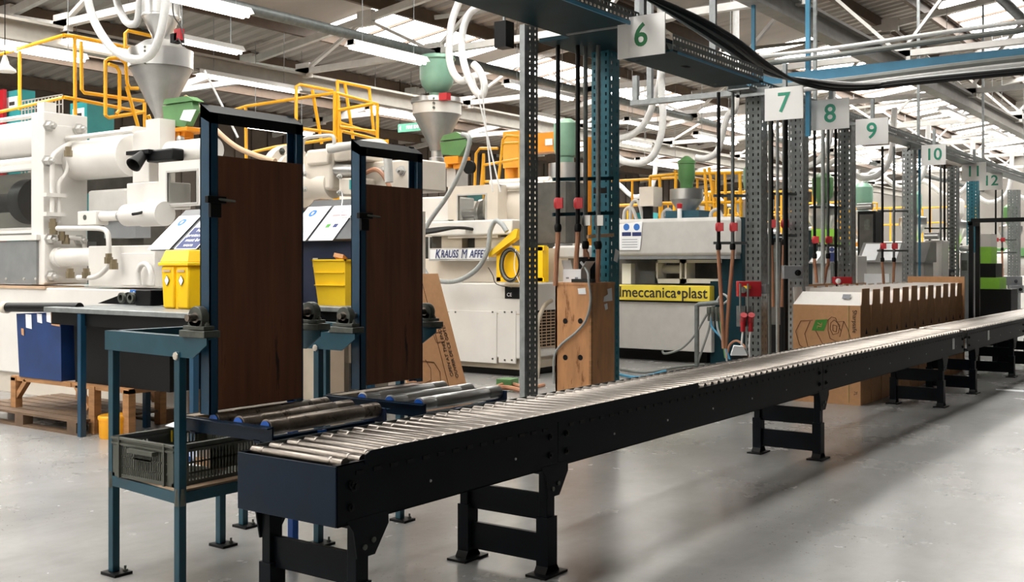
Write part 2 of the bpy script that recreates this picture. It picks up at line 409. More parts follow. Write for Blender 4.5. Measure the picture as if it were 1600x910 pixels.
# ------------------------------------------------------------------ the roller conveyor along the aisle
YN, YF, ZT = 2.93, 3.50, .772
def conveyor(name, label, x0, x1, seams, supports, pitch, end_plate, guard, tags):
    c = T(name, label, 'conveyor', (x0, (YN + YF) / 2, 0), 'lengths of the long roller conveyor')
    xs = [x0] + seams + [x1]
    for i in range(len(xs) - 1):
        a, b = xs[i] + .004, xs[i + 1] - .004
        for y, s in ((YN, 1), (YF, -1)):
            r = MB().box(a, b, min(y, y + s * .006), max(y, y + s * .006), .535, ZT)
            r.box(a, b, min(y, y + s * .045), max(y, y + s * .045), .533, .539)
            r.box(a, b, min(y, y + s * .03), max(y, y + s * .03), ZT - .004, ZT)
            o = r.build('side_rail', convblack, c)
            if s > 0:
                hb = MB(); nb = 0
                x = a + .12
                while x < b - .05:
                    hb.box(x - .022, x + .022, YN - .003, YN + .001, .722, .738); x += .1; nb += 1
                hb.build('roller_slots', black, o, kind='stuff')
                for xx in (a + .07, b - .07):
                    for z in (.6, .69):
                        MB().lathe((xx, YN, z), (0, -1, 0), [(.016, 0), (.016, .008), (.008, .009), (.008, .016)], 8).build('bolt', black, o)
                x = a + .55
                while x < b - .3:
                    MB().lathe((x, YN, .625), (0, -1, 0), [(.007, 0), (.006, .004)], 8).build('bright_rivet', bright, o); x += .62
    if guard:
        g = MB(); z0, z1 = .757, .808
        pts = [(guard[0], YN - .007, z0), (guard[0], YN - .007, z1 - .015), (guard[0] + .03, YN - .007, z1), (guard[1], YN - .007, z1), (guard[1], YN - .007, z0)]
        g.prism(pts, (0, .005, 0)); g.build('guard_strip', convblack, c)
        MB().box(x0 + .1, x1, YF + .001, YF + .006, .757, .787).build('guard_strip', darkgalv, c)
    if end_plate:
        MB().box(x0 - .006, x0, YN, YF, .535, ZT - .002).build('end_plate', convnavy, c, bev=.002)
        MB().lathe((x0 + .09, YN, .68), (0, -1, 0), [(.02, 0), (.02, .006), (.012, .007), (.012, .02)], 10).build('bolt', black, c)
    m0 = MB().lathe((0, 0, 0), (0, 1, 0), [(.006, 0), (.024, .002), (.0245, .06), (.0235, .066), (.022, .07), (.0235, .074), (.0245, .08), (.0245, .455), (.0235, .461), (.022, .465), (.0235, .469), (.0245, .475), (.024, .53), (.006, .532)], 12)
    proto = m0.build('roller', steel, c)
    me = proto.data
    n = int((x1 - x0 - .1) / pitch)
    for i in range(n + 1):
        o = proto if i == 0 else bpy.data.objects.new('roller', me)
        if i: link(o, c)
        if i == 0:
            # mesh data was stored relative to the conveyor's base; move it so the copies can share it
            for v in me.vertices: v.co += root_off(c)
            me.update()
        o.location = Vector((x0 + .065 + i * pitch, YN + .019, ZT - .004)) - root_off(c)
        o.rotation_euler = (0, (i * 1.7) % 6.28, 0)
    for sx in supports:
        su = MB().box(sx - .03, sx + .03, YN + .06, YF - .06, .5, .532).build('support_frame', convblack, c)
        for y in (YN + .01, YF - .06): MB().box(sx - .035, sx + .035, y, y + .05, .03, .535).build('leg', convblack, su, bev=.003)
        for y0, y1 in ((YN + .0, YN + .07), (YF - .07, YF - .0)):
            MB().box(sx - .042, sx + .042, y0, y1, .02, .29).build('sleeve', convblack, su)
            MB().prism([(sx - .06, y0, 0), (sx + .06, y0, 0), (sx + .06, y0, .02), (sx + .04, y0, .05), (sx - .04, y0, .05), (sx - .06, y0, .02)], (0, y1 - y0, 0)).build('foot', black, su)
            MB().box(sx - .1, sx + .1, y0 - .025, y1 + .025, 0, .012).build('foot_plate', black, su)
        for za, zb in ((.06, .2), (.27, .40)):
            MB().box(sx - .012, sx + .012, YN + .06, YF - .06, za, zb).build('cross_plate', convblack, su)
        for y in (YN - .002, YF - .006):
            MB().prism([(sx - .1, y, .55), (sx + .14, y, .55), (sx + .14, y, .50), (sx + .06, y, .39), (sx - .04, y, .39), (sx - .06, y, .50)], (0, .008, 0)).build('gusset', convblack, su)
        for dx, z in ((.05, .45), (0, .43)):
            MB().lathe((sx + dx, YN - .002, z), (0, -1, 0), [(.012, 0), (.012, .006)], 8).build('bolt', castiron, su)
    for tx in tags:
        MB().box(tx, tx + .09, YN - .004, YN - .001, .6, .72).build('white_sticker', paper, c)
    return c
conveyor('roller_conveyor', 'long dark roller conveyor with navy end plate running up the aisle', 2.91, 12.88, [4.45, 8.25], [3.06, 4.4, 8.25, 12.02], .1, True, (3.06, 6.02), [12.35])
conveyor('roller_conveyor', 'farther length of roller conveyor behind the end of the long one', 13.05, 20.6, [16.4], [13.5, 15.75, 17.2, 19.6], .1, False, None, [14.1])

# ------------------------------------------------------------------ tip-up decks with their stands and roller trays
def pillow_block(name, p, parent, w_=.06):
    x, y, z = p
    m = MB().box(x - w_ / 2, x + w_ / 2, y - .075, y + .075, z - .055, z - .038)
    m.lathe((x - w_ * .35, y, z), (1, 0, 0), [(.05, 0), (.052, w_ * .2), (.052, w_ * .5), (.05, w_ * .7)], 18)
    m.box(x - w_ * .35, x + w_ * .35, y - .048, y + .048, z - .05, z - .01)
    o = m.build(name, castiron, parent, bev=.002)
    MB().lathe((x - w_ * .36 - .03, y, z), (1, 0, 0), [(.017, 0), (.017, .03), (.03, .031), (.03, .04)], 12).build('bearing_bore', steel, o)
    for dy in (-.06, .06): MB().lathe((x, y + dy, z - .04), (0, 0, 1), [(.011, 0), (.011, .012), (.006, .013), (.006, .02)], 6).build('bolt', castiron, o)
    return o
def stand(label, A, B, Cc, D, ybeam, zt, shelf, mleg=teal):
    s = T('bearing_stand', label, 'stand', ((A[0] + Cc[0]) / 2, (A[1] + B[1]) / 2, 0))
    for (x, y), mm in ((A, teal), (B, teal), (Cc, teal), (D, mleg)):
        l = MB().box(x - .02, x + .02, y - .02, y + .02, .014, zt - .07).build('leg', mm, s, bev=.003)
        MB().box(x - .045, x + .055, y - .075, y + .045, 0, .014).build('foot_plate', black, l)
        MB().lathe((x + .03, y - .05, .014), (0, 0, 1), [(.012, 0), (.012, .012), (.006, .013), (.006, .03)], 6).build('anchor_bolt', castiron, l)
    for (p, q) in ((A, B), (Cc, D)):
        x0, x1 = q[0], p[0]
        pts = [(x1 - .025, p[1] + .04, zt), (x0 - .025, ybeam - .1, zt), (x0 - .025, ybeam - .1, zt - .03), (x0 - .025, ybeam + .0, zt - .095), (x1 - .025, p[1] + .04, zt - .095)]
        b = MB().prism(pts, (.008, 0, 0))
        b.prism([(x1 - .025, p[1] + .04, zt), (x0 - .025, ybeam - .1, zt), (x0 + .035, ybeam - .1, zt), (x1 + .035, p[1] + .04, zt)], (0, 0, -.008))
        b.build('top_beam', teal, s)
        MB().box(x0 - .03, x0 + .06, ybeam - .09, ybeam + .09, zt, zt + .032).build('bearing_packer', castiron, s, bev=.003)
        pillow_block('pillow_block', (x0 + .01, ybeam, zt + .09), s)
    MB().box(A[0], Cc[0], A[1] - .025, A[1] + .025, zt - .05, zt).build('cross_rail', teal, s)
    if shelf:
        zs = shelf
        for p, q in ((A, B), (Cc, D), (A, Cc), (B, D)): MB().beam((p[0], p[1], zs - .025), (q[0], q[1], zs - .025), .036, .05).build('shelf_rail', teal, s)
        MB().prism([(A[0], A[1], zs), (B[0], B[1], zs), (D[0], D[1], zs), (Cc[0], Cc[1], zs)], (0, 0, .01)).build('shelf', shelfbrd, s, label='pale board shelf with worn edge')
        for x, y in (A, B): MB().cyl((x, y, zs - .06), (x, y, zs + .02), .027, .024, n=8).build('weld', castiron, s)
    MB().lathe((B[0] - .026, B[1], zt - .09), (-1, 0, 0), [(.02, 0), (.017, .004), (.005, .006)], 7).build('chipped_paint_patch', cream, s)
    return s
st1 = stand('teal steel stand with a shelf holding a grey crate', (3.14, 4.72), (3.07, 4.10), (3.80, 4.72), (3.76, 4.10), 3.98, 1.215, .495, polblue)
st2 = stand('teal steel stand carrying the second brown tip-up deck without a shelf', (4.15, 4.95), (4.13, 4.30), (4.82, 4.95), (4.80, 4.30), 4.10, 1.175, None)

def tip_frame(label, x0, x1, y, zb, zt, zboard, zpiv, latch_z):
    t = T('tipping_deck', label, 'tipping deck', ((x0 + x1) / 2, y, zb), None)
    for x, s in ((x0, 1), (x1, -1)):
        m = MB()
        pts = [(x, y - .035, zb), (x, y - .035, zt - .045), (x, y + .035, zt), (x, y + .035, zb)]
        m.prism(pts, (s * .006, 0, 0)); m.box(min(x, x + s * .045), max(x, x + s * .045), y - .035, y - .029, zb, zt - .045)
        m.box(min(x, x + s * .045), max(x, x + s * .045), y + .029, y + .035, zb, zt)
        m.build('side_post', framblue, t)
    MB().prism([(x0, y - .035, zt - .045), (x0, y + .035, zt), (x0, y + .035, zt - .06), (x0, y - .035, zt - .095)], (x1 - x0, 0, 0)).build('top_bar', black, t)
    b = MB().box(x0 + .046, x1 - .010, y - .036, y - .008, zb + .02, zboard).build('deck_board', brown, t)
    MB().cyl((x0 - .1, y, zpiv), (x1 + .12, y, zpiv), .016, n=12).build('pivot_shaft', oldsteel, t)
    lt = MB().box(x0 - .03, x0 + .075, y - .06, y - .037, latch_z - .02, latch_z + .012).box(x0 - .01, x0 + .05, y - .055, y - .036, latch_z - .085, latch_z - .02)
    lt.build('latch', black, t, bev=.002)
    MB().cyl((x0 + .02, y - .05, latch_z), (x0 + .1, y - .09, latch_z - .01), .006, n=8).build('latch_pin', castiron, t)
    return t
tip_frame('brown board deck tipped upright in blue frame above the grey crate', 3.115, 3.685, 3.98, .86, 2.285, 2.045, 1.305, 1.845)
tip_frame('second brown board deck tipped upright, right of the open yellow tub', 4.215, 4.735, 4.10, .86, 2.235, 1.985, 1.265, 1.815)

def tray(label, x0, x1, y0, y1, z, mrol, steps):
    t = T('roller_tray', label, 'roller tray', ((x0 + x1) / 2, (y0 + y1) / 2, z - .06))
    for a, b in ((x0, x0 + .008), (x1 - .008, x1)):
        MB().box(a, b, y0, y1, z - .065, z + .005).build('side_plate', navy if a > x0 else convnavy, t)
    MB().box(x0, x1, y1 - .008, y1, z - .065, z + .005).build('back_plate', convnavy, t)
    MB().box(x0 - .028, x0, y0, y1, z - .004, z + .001).build('side_flange', convnavy, t)
    MB().box(x1, x1 + .028, y0, y1, z - .004, z + .001).build('side_flange', framblue, t)
    n = len(steps)
    for y in steps:
        r = MB().lathe((x0 + .012, y, z - .004), (1, 0, 0), [(.01, 0), (.037, .003), (.037, .1), (.035, .106), (.0335, .112), (.035, .118), (.037, .124), (.037, x1 - x0 - .15), (.035, x1 - x0 - .144), (.0335, x1 - x0 - .138), (.035, x1 - x0 - .132), (.037, x1 - x0 - .126), (.037, x1 - x0 - .027), (.01, x1 - x0 - .024)], 20)
        o = r.build('roller', mrol, t)
        MB().lathe((x0 + .006, y, z - .004), (1, 0, 0), [(.012, 0), (.03, .001), (.03, .005)], 14).build('blue_bearing_cap', polblue, o)
    MB().box(x0 + .02, x1 - .02, y1 - .09, y1 - .02, z - .03, z + .004).build('slide_plate', oldsteel, t)
    MB().box((x0 + x1) / 2 - .02, (x0 + x1) / 2 + .02, y0 + .06, y0 + .1, z - .3, z - .06).build('lug', polblue, t)
    for y in (y0 + .1, y1 - .1): MB().box(x0, x1, y - .02, y + .02, z - .075, z - .06).build('under_bar', convnavy, t)
    return t
tray('navy roller tray with three dull brown rollers below the first deck', 3.13, 3.86, 3.545, 4.19, .835, oldsteel, (3.60, 3.78, 3.95))
tray('navy roller tray with three shiny steel rollers below the second deck', 4.15, 4.86, 3.545, 4.26, .825, bright, (3.60, 3.80, 4.00))
MB().box(3.2, 3.34, 3.99, 4.03, .84, .852).build('tape_scrap', tubyel)
tag(bpy.data.objects['tape_scrap'], 'torn yellow tape scrap on the tray edge under the first deck', 'tape')

# grey crate on the shelf
cr = T('stacking_crate', 'grey plastic stacking crate on the shelf of the teal stand', 'crate', (3.36, 4.36, .505))
X0, X1, Y0, Y1, Z0, Z1 = 3.09, 3.66, 4.17, 4.66, .505, .70
pg = mat('crate_grey_plastic', '#55574f', .5, var=.08)
m = MB().box(X0 + .02, X1 - .02, Y0 + .02, Y1 - .02, Z0, Z0 + .012); m.build('crate_floor', pg, cr)
def crate_wall(p, q, inn):
    p, q, inn = Vector(p), Vector(q), Vector(inn); d = (q - p).normalized(); L = (q - p).length; up = Vector((0, 0, 1)); w_ = MB()
    def pan(a, b, z0, z1, th=.006, o=0):
        s0 = p + d * a + inn * o; s1 = p + d * b + inn * o
        w_.prism([s0 + up * z0, s1 + up * z0, s1 + up * z1, s0 + up * z1], inn * th)
    pan(0, L, 0, .018, .02); pan(0, L, Z1 - Z0 - .035, Z1 - Z0 - .025, .022, -.008); pan(0, L, Z1 - Z0 - .01, Z1 - Z0, .024, -.01); pan(0, L, Z1 - Z0 - .04, Z1 - Z0, .006)
    pan(0, .055, .018, Z1 - Z0 - .04); pan(L - .055, L, .018, Z1 - Z0 - .04); pan(L * .36, L * .64, .06, Z1 - Z0 - .04)
    for k in range(24):
        a = .055 + (L - .11) * k / 24; pan(a, a + .008, .018, Z1 - Z0 - .04)
    pan(.055, L - .055, .05, .06); pan(.055, L - .055, .10, .108)
    for a in (.06, L - .075): pan(a, a + .012, 0, Z1 - Z0, .012, -.012)
    return w_.build('crate_wall', pg, cr)
crate_wall((X0, Y1, Z0), (X0, Y0, Z0), (1, 0, 0)); crate_wall((X0, Y0, Z0), (X1, Y0, Z0), (0, 1, 0))
crate_wall((X1, Y0, Z0), (X1, Y1, Z0), (-1, 0, 0)); crate_wall((X1, Y1, Z0), (X0, Y1, Z0), (0, -1, 0))
MB().cbox((X0 - .018, (Y0 + Y1) / 2 - .02, Z1 - .05), .03, .2, .02).build('crate_handle', pg, cr)
for k in range(3): MB().box(X0 + .32 + k * .02, X0 + .33 + k * .02, Y1 - .032, Y1 - .03, .63, .69).build('yellow_stripe', tubyel, cr)
for i in range(4):
    o = MB().cbox((3.3 + .1 * (i % 2), 4.3 + .11 * (i // 2), .545 + .012 * i), .16, .1, .05, (.1, .2, .5 * i)).build('packet', (paper, kraft, inkblue, paper)[i])
    tag(o, ('white packet lowest in the grey crate', 'brown packet inside the grey crate', 'blue packet inside the grey crate', 'white packet topmost inside the grey crate')[i], 'packet', 'packets in the grey crate')
o = MB().prism([W(258, 666, Z=.71), W(300, 674, Z=.71), W(326, 668, Z=.712), W(280, 657, Z=.714)], (0, 0, .002)).build('paper_sheet', paper)
tag(o, 'white paper sheet lying across the rim of the grey crate', 'paper')

# ------------------------------------------------------------------ work benches, bins and the pallet corner on the left
def bench(label, x0, x1, y0, y1, z, legs, mleg):
    t = T('work_bench', label, 'bench', ((x0 + x1) / 2, (y0 + y1) / 2, 0))
    MB().box(x0, x1, y0, y1, z - .045, z).build('bench_top', galv, t, bev=.006)
    MB().box(x0 + .05, x1 - .05, y0 + .05, y1 - .05, z - .16, z - .046).build('apron', black, t)
    for x, y in legs: MB().lbeam((x, y, 0), (x, y, z - .05), .05).build('leg', mleg, t)
    return t
bench('long grey steel-topped work bench with the yellow sharps bin', 5.42, 6.22, 7.05, 9.25, 1.15, [(5.43, 8.66), (6.1, 8.66), (5.46, 7.12), (6.1, 7.12)], framblue)
bench('short grey steel-topped bench holding the open yellow tub', 6.95, 7.75, 6.55, 8.0, 1.15, [(7.0, 6.62), (7.7, 6.62), (7.0, 7.9), (7.7, 7.9)], framblue)

def console(label, x, y0, y1, zb, zm, zt, rng):
    t = T('control_desk', label, 'control desk', (x + .3, (y0 + y1) / 2, zb))
    MB().box(x + .08, x + .55, y0 + .05, y1 - .16, zb, zm).build('desk_body', navy, t, label='dark navy body with scuffed paint')
    MB().prism([(x, y0, zm), (x + .03, y0, zm - .02), (x + .6, y0, zm - .02), (x + .6, y0, zt), (x + .42, y0, zt)], (0, y1 - y0, 0)).build('sloped_top', slate, t)
    return t
c1 = console('small control desk with safety notices on its sloped lid', 6.10, 7.62, 8.62, 1.15, 1.69, 2.07, 1)
c2 = console('slate lidded control desk seen between the two brown decks', 7.42, 7.0, 8.23, 1.15, 1.79, 2.21, 2)
def notice(label, console_x, zm, zt, ya, yb, kind, lift=.012):
    # a printed sheet on the sloping lid: the lid rises .42 m in X while it climbs zt - zm
    s = Vector((.42, 0, zt - zm)); up = s.normalized(); n = Vector((-(zt - zm), 0, .42)).normalized(); rt = Vector((0, -1, 0))
    o0 = Vector((console_x, ya, zm)) + n * lift - up * .03; Wd = ya - yb; Hh = s.length * .86
    def q(a0, a1, b0, b1, e, m_, nm, par=None):
        P = lambda a, b: o0 + rt * (a * Wd) + up * (b * Hh) + n * e
        return MB().prism([P(a0, b0), P(a1, b0), P(a1, b1), P(a0, b1)], n * .0015).build(nm, m_, par)
    base = q(0, 1, 0, 1, 0, paper, 'notice_sheet'); tag(base, label, 'notice')
    def disc(a, b, r, m_):
        c = o0 + rt * (a * Wd) + up * (b * Hh) + n * .002
        d = MB().lathe(c, n, [(r, 0), (r, .001)], 20).build('pictogram', m_, base)
        hnd = MB()
        def hp(a, b_): return c + n * .001 + rt * a + up * b_
        for k in range(4): hnd.prism([hp(-.013 + k * .007, -.006), hp(-.008 + k * .007, -.006), hp(-.008 + k * .007, .018 + .003 * (k % 2)), hp(-.013 + k * .007, .018 + .003 * (k % 2))], n * .001)
        hnd.prism([hp(-.012, -.022), hp(.010, -.022), hp(.014, -.004), hp(-.013, -.004)], n * .001)
        hnd.build('pictogram', paper, d)
    if kind == 'navy':
        q(.04, .96, .02, .62, .002, inknavy, 'printed_block', base)
        disc(.5, .81, .055, inknavy)
        for k, s_ in enumerate(('Hand', 'protection', 'must be', 'worn')):
            text(s_, .062, o0 + rt * (.5 * Wd) + up * (Hh * (.53 - .14 * k)) + n * .0045, rt, up, paper, base)
    else:
        if kind != 'mark': disc(.42 if kind == 'blue' else .5, .8, .05, inkblue)
        ln = MB()
        k0 = .68 if kind != 'mark' else .9
        b = k0
        while b > .1:
            if not (kind == 'mark' and .32 < b < .5):
                a1 = .88 - .25 * random.random()
                P = lambda a, bb: o0 + rt * (a * Wd) + up * (bb * Hh) + n * .002
                ln.prism([P(.12, b), P(a1, b), P(a1, b + .014), P(.12, b + .014)], n * .0008)
            b -= .052
        ln.build('printed_lines', inkgrey, base, kind='stuff')
        if kind == 'mark':
            q(.3, .46, .36, .46, .002, inkgreen, 'printed_mark', base); q(.6, .76, .36, .46, .002, inknavy, 'printed_mark', base)
            q(.25, .85, .7, .72, .0025, inkred, 'printed_rule', base)
    return base
notice('white notice with blue hand symbol, leftmost on the small control desk', 6.10, 1.69, 2.07, 8.60, 8.27, 'blue')
notice('notice with navy block reading Hand protection must be worn', 6.10, 1.69, 2.07, 8.20, 7.88, 'navy')
notice('plain white notice half hidden behind the upright blue post', 6.10, 1.69, 2.07, 7.83, 7.64, 'mark')
notice('white notice with blue hand symbol beside the first brown deck', 7.42, 1.79, 2.21, 8.22, 7.88, 'blue')
notice('white notice with small green and navy marks on slate desk', 7.42, 1.79, 2.21, 7.84, 7.50, 'mark')
o = MB().cbox((7.495, 7.85, 1.56), .004, .07, .09, (0, 0, 0)).build('paper_tag', cream); tag(o, 'small paper tag hung on the navy desk body by the tub', 'tag')
o = MB().tube([W(535, 302, X=7.8), W(535, 315, X=7.7), W(532, 340, X=7.55), W(549, 340, X=7.5)], .006, 6).build('wire_hook', bright); tag(o, 'bent wire bracket on the slate desk lid', 'bracket')

# yellow sharps bin
sb = T('sharps_bin', 'tall yellow lidded sharps bin with diamond labels on the bench', 'bin', (5.93, 7.86, 1.15))
def frustum(x0, x1, y0, y1, z0, z1, g):
    return [(x0, y0, z0), (x1, y0, z0), (x1, y1, z0), (x0, y1, z0), (x0 - g, y0 - g, z1), (x1 + g, y0 - g, z1), (x1 + g, y1 + g, z1), (x0 - g, y1 + g, z1)]
for y0, y1 in ((7.90, 8.06), (7.70, 7.86)):
    MB().hexa(frustum(5.85, 6.05, y0, y1, 1.15, 1.53, .012)).build('bin_body', binyel, sb, bev=.02)
MB().hexa(frustum(5.87, 6.03, 7.84, 7.92, 1.15, 1.53, .01)).build('bin_body_web', binyel, sb)
MB().box(5.82, 6.08, 7.67, 8.09, 1.53, 1.56).build('bin_rim', binyel, sb, bev=.006)
MB().hexa([(5.83, 7.68, 1.56), (6.07, 7.68, 1.56), (6.07, 8.08, 1.56), (5.83, 8.08, 1.56), (5.87, 7.72, 1.67), (6.04, 7.72, 1.67), (6.04, 8.05, 1.67), (5.87, 8.05, 1.67)]).build('bin_lid', binyel, sb, bev=.008)
for yc in (7.98, 7.78):
    for r, mm, e in ((.05, black, .0), (.043, paper, .0012)):
        MB().prism([(5.833 - e, yc - r * .75, 1.40), (5.833 - e, yc, 1.40 - r), (5.833 - e, yc + r * .75, 1.40), (5.833 - e, yc, 1.40 + r)], (-.001, 0, 0)).build('diamond_label', mm, sb)
    MB().box(5.829, 5.832, yc - .05, yc + .05, 1.475, 1.495).build('label_strip', shelfbrd, sb)
tb = T('plastic_tub', 'open tapering yellow tub on the short bench', 'tub', (7.35, 7.35, 1.15))
def tub(m_, x0, x1, y0, y1, z0, z1, g, th):
    a = frustum(x0, x1, y0, y1, z0, z1, g); b = frustum(x0 + th, x1 - th, y0 + th, y1 - th, z0 + th, z1, g); mb = MB()
    mb.add(a + b, [(0, 3, 2, 1), (0, 1, 5, 4), (1, 2, 6, 5), (2, 3, 7, 6), (3, 0, 4, 7), (8, 9, 10, 11), (8, 12, 13, 9), (9, 13, 14, 10), (10, 14, 15, 11), (11, 15, 12, 8), (4, 5, 13, 12), (5, 6, 14, 13), (6, 7, 15, 14), (7, 4, 12, 15)])
    return mb
tub(tubyel, 7.2, 7.42, 7.14, 7.5, 1.15, 1.58, .04, .006).build('tub_body', tubyel, tb)
rim = MB()
for a in ((7.15, 7.17, 7.09, 7.55), (7.45, 7.47, 7.09, 7.55), (7.15, 7.47, 7.09, 7.11), (7.15, 7.47, 7.53, 7.55)): rim.box(*a, 1.575, 1.59)
rim.build('tub_rim', tubyel, tb)
for z in (1.34, 1.46): MB().box(7.16, 7.19, 7.125, 7.515, z, z + .006).build('tub_ridge', tubyel, tb)
o = MB().cbox((7.4, 7.4, 1.61), .12, .1, .04, (.2, .3, .4)).build('crumpled_paper', kraft); tag(o, 'crumpled brown paper poking out of the yellow tub', 'paper')

# pallet, timber stand, blue bin, buckets
pl = T('wooden_pallet', 'worn wooden pallet under the blue bin and timber stand', 'pallet', (5.95, 9.6, 0))
for i in range(7):
    x = 5.45 + i * .155; MB().box(x, x + .13, 8.75, 10.75, .115, .137).build('board', pallet_m, pl)
for x in (5.45, 5.9, 6.4):
    MB().box(x, x + .1, 8.75, 10.75, 0, .022).build('runner', pallet_m, pl)
    for y in (8.77, 9.65, 10.6): MB().box(x, x + .1, y, y + .145, .022, .115).build('block', pallet_m, pl)
ts = T('timber_stand', 'rough timber trestle stand on the pallet carrying the blue bin', 'stand', (5.9, 9.3, .137))
for x in (5.6, 6.3):
    for y in (10.05, 8.72, 8.2):
        z0 = .137 if y > 8.75 else 0
        MB().box(x, x + .07, y, y + .09, z0, .43).build('leg', wood, ts)
    MB().box(x + .01, x + .06, 8.2, 10.15, .40, .445).build('top_rail', wood, ts)
    for y, s in ((10.05, -1), (8.8, 1)):
        MB().beam((x + .035, y + .04, .22), (x + .035, y + .04 + s * .2, .41), .05, .05).build('brace', wood, ts)
for y in (8.2, 9.1, 10.06): MB().box(5.6, 6.37, y, y + .08, .40, .44).build('cross_rail', wood, ts)
bb = T('steel_bin', 'dented blue steel bin with torn labels on the timber stand', 'bin', (5.95, 9.6, .445))
tub(binblue, 5.6, 6.3, 9.25, 9.98, .445, 1.06, .02, .012).build('bin_shell', binblue, bb)
for (y, z, a, b, mm) in ((9.82, .93, .10, .13, paper), (9.62, .99, .08, .08, paper), (9.38, .97, .14, .12, kraft), (9.46, 1.0, .07, .12, paper), (9.9, .86, .04, .06, kraft)):
    MB().prism([(5.579, y, z), (5.579, y - a, z - .01), (5.579, y - a * .9, z + b), (5.579, y + .01, z + b)], (-.002, 0, 0)).build('torn_label', mm, bb)
o = T('steel_bin', 'black steel bin in the shadow beneath the long bench', 'bin', (5.95, 8.6, .445)); tub(black, 5.66, 6.3, 7.7, 9.12, .445, 1.0, .01, .012).build('bin_shell', black, o)
bu = T('lidded_bucket', 'yellow lidded bucket on the floor under the long bench', 'bucket', (5.62, 8.42, 0))
MB().lathe((5.62, 8.42, 0), (0, 0, 1), [(.135, 0), (.14, .02), (.145, .17)], 28).build('bucket_body', bucketyel, bu)
MB().lathe((5.62, 8.42, .165), (0, 0, 1), [(.152, 0), (.152, .025), (.14, .035), (.13, .03)], 28).build('bucket_lid', bucketyel, bu)
o = T('extension_bar', 'dark bar with pale end ring resting over the blue bin', 'bar', (5.55, 9.9, 1.06))
MB().cyl((5.55, 10.15, 1.12), (5.6, 8.95, 1.145), .045, n=16).build('roller_tube', black, o)
MB().lathe((5.55, 10.15, 1.12), (0, 1, 0), [(.05, -.05), (.06, -.04), (.06, .02), (.045, .03)], 18).build('end_ring', cream, o)
MB().box(5.5, 5.6, 10.2, 10.36, 1.075, 1.165).build('timber_block', wood, o)
o = T('clamp_bracket', 'dark toggle clamp with two rings on the end of long bench', 'clamp', (6.2, 9.0, 1.15))
MB().prism([(6.2, 9.6, 1.15), (6.2, 8.75, 1.15), (6.2, 8.75, 1.24), (6.2, 9.1, 1.27)], (.06, 0, 0)).build('clamp_arm', black, o)
MB().box(6.12, 6.3, 8.62, 8.86, 1.15, 1.30).build('clamp_block', black, o, bev=.01)
for y in (8.9, 9.05): MB().lathe((6.12, y, 1.22), (-1, 0, 0), [(.05, 0), (.05, .03), (.03, .03), (.03, .0)], 16).build('clamp_ring', castiron, o)
# leaning timber boards and a dark apron under the bench
for k, (x, y, mm, lb) in enumerate(((6.0, 7.35, wood, 'narrow timber board leaning under the right end of long bench'), (6.1, 7.2, kraft, 'brown cardboard strip leaning beside the timber board'))):
    o = MB().hexa([(x, y, 0), (x + .03, y, 0), (x + .03, y + .14, 0), (x, y + .14, 0), (x + .12, y, .95), (x + .15, y, .95), (x + .15, y + .14, .95), (x + .12, y + .14, .95)]).build('leaning_board', mm); tag(o, lb, 'board')
o = MB().box(6.4, 6.75, 6.7, 7.0, .0, 1.02).build('floor_cabinet', beige, bev=.01); tag(o, 'beige floor cabinet in the dark behind the first deck', 'cabinet')
# beige switch cabinet and a pedestal seen under the benches
sc = T('switch_cabinet', 'beige hanging switch cabinet between the teal legs of the decks', 'cabinet', (8.05, 8.3, 0))
a = W(452, 512, X=7.9); b = W(545, 512, X=7.9)
MB().box(7.9, 8.2, b.y, a.y, .52, 1.08).build('cabinet_body', beige, sc, bev=.008)
MB().box(7.89, 7.9, a.y - .44, a.y - .04, .54, 1.06).build('cabinet_door', cream, sc)
MB().tube([(8.0, a.y - .5, .53), (7.95, a.y - .45, .3), (8.0, a.y - .2, .12), (8.1, a.y + .1, .02)], .025, 8, 5).build('conduit', cable, sc)
for y in (a.y - .1, b.y + .1): MB().box(8.05, 8.13, y - .04, y + .04, 0, .53).build('leg', galv, sc)

# big flattened carton leaning behind the second deck
fc = T('flattened_carton', 'large flat brown carton leaning behind the second deck', 'carton', (6.95, 5.85, 0))
r0, r1 = Vector((7.30, 5.6, 0)), Vector((7.34, 6.12, 1.46)); lft = Vector((-.75, 0, 0)); nn = Vector((0, -1.46, .52)).normalized()
MB().prism([r0 + lft, r0, r1, r1 + lft], -nn * .012).build('carton_panel', kraft, fc)
up = (r1 - r0).normalized()
def onpanel(a, b, e=.003): return r0 + lft.normalized() * a + up * b + nn * e
text('OPEN AT THIS END!', .055, onpanel(.17, .83), up, lft, inkdark, fc, squash=.9)
text('OUVRIR DE CE COTE!', .055, onpanel(.105, .83), up, lft, inkdark, fc, squash=.9)
MB().prism([onpanel(.17, .48), onpanel(.09, .48), onpanel(.13, .42)], nn * .001).build('printed_arrow', inkgreen, fc)
MB().prism([onpanel(.62, .44), onpanel(.45, .44), onpanel(.45, .58), onpanel(.62, .58)], nn * .001).build('printed_patch', inkgreen, fc)
text('7L', .085, onpanel(.53, .51, .005), up, lft, paper, fc)
def outline(pts, w_, e, m_, par, conv): 
    mb = MB(); P = [conv(*p) for p in pts]
    for i in range(len(P) - 1): mb.beam(P[i], P[i + 1], w_, w_)
    return mb.build('printed_outline', m_, par, kind='stuff')
outline([(.7, .34), (.5, .38), (.35, .52), (.31, .66), (.36, .75), (.7, .80)], .004, .002, inkbrown, fc, onpanel)
outline([(.7, .55), (.45, .60), (.42, .7), (.46, .78)], .003, .002, inkbrown, fc, onpanel)
outline([(.25, 1.46), (.24, 0.05)], .003, .002, inkbrown, fc, onpanel)
outline([(.30, 1.0), (.12, 1.02), (.10, .96), (.16, .92), (.26, .92), (.28, 1.0), (.2, 1.1)], .003, .002, inkbrown, fc, onpanel)

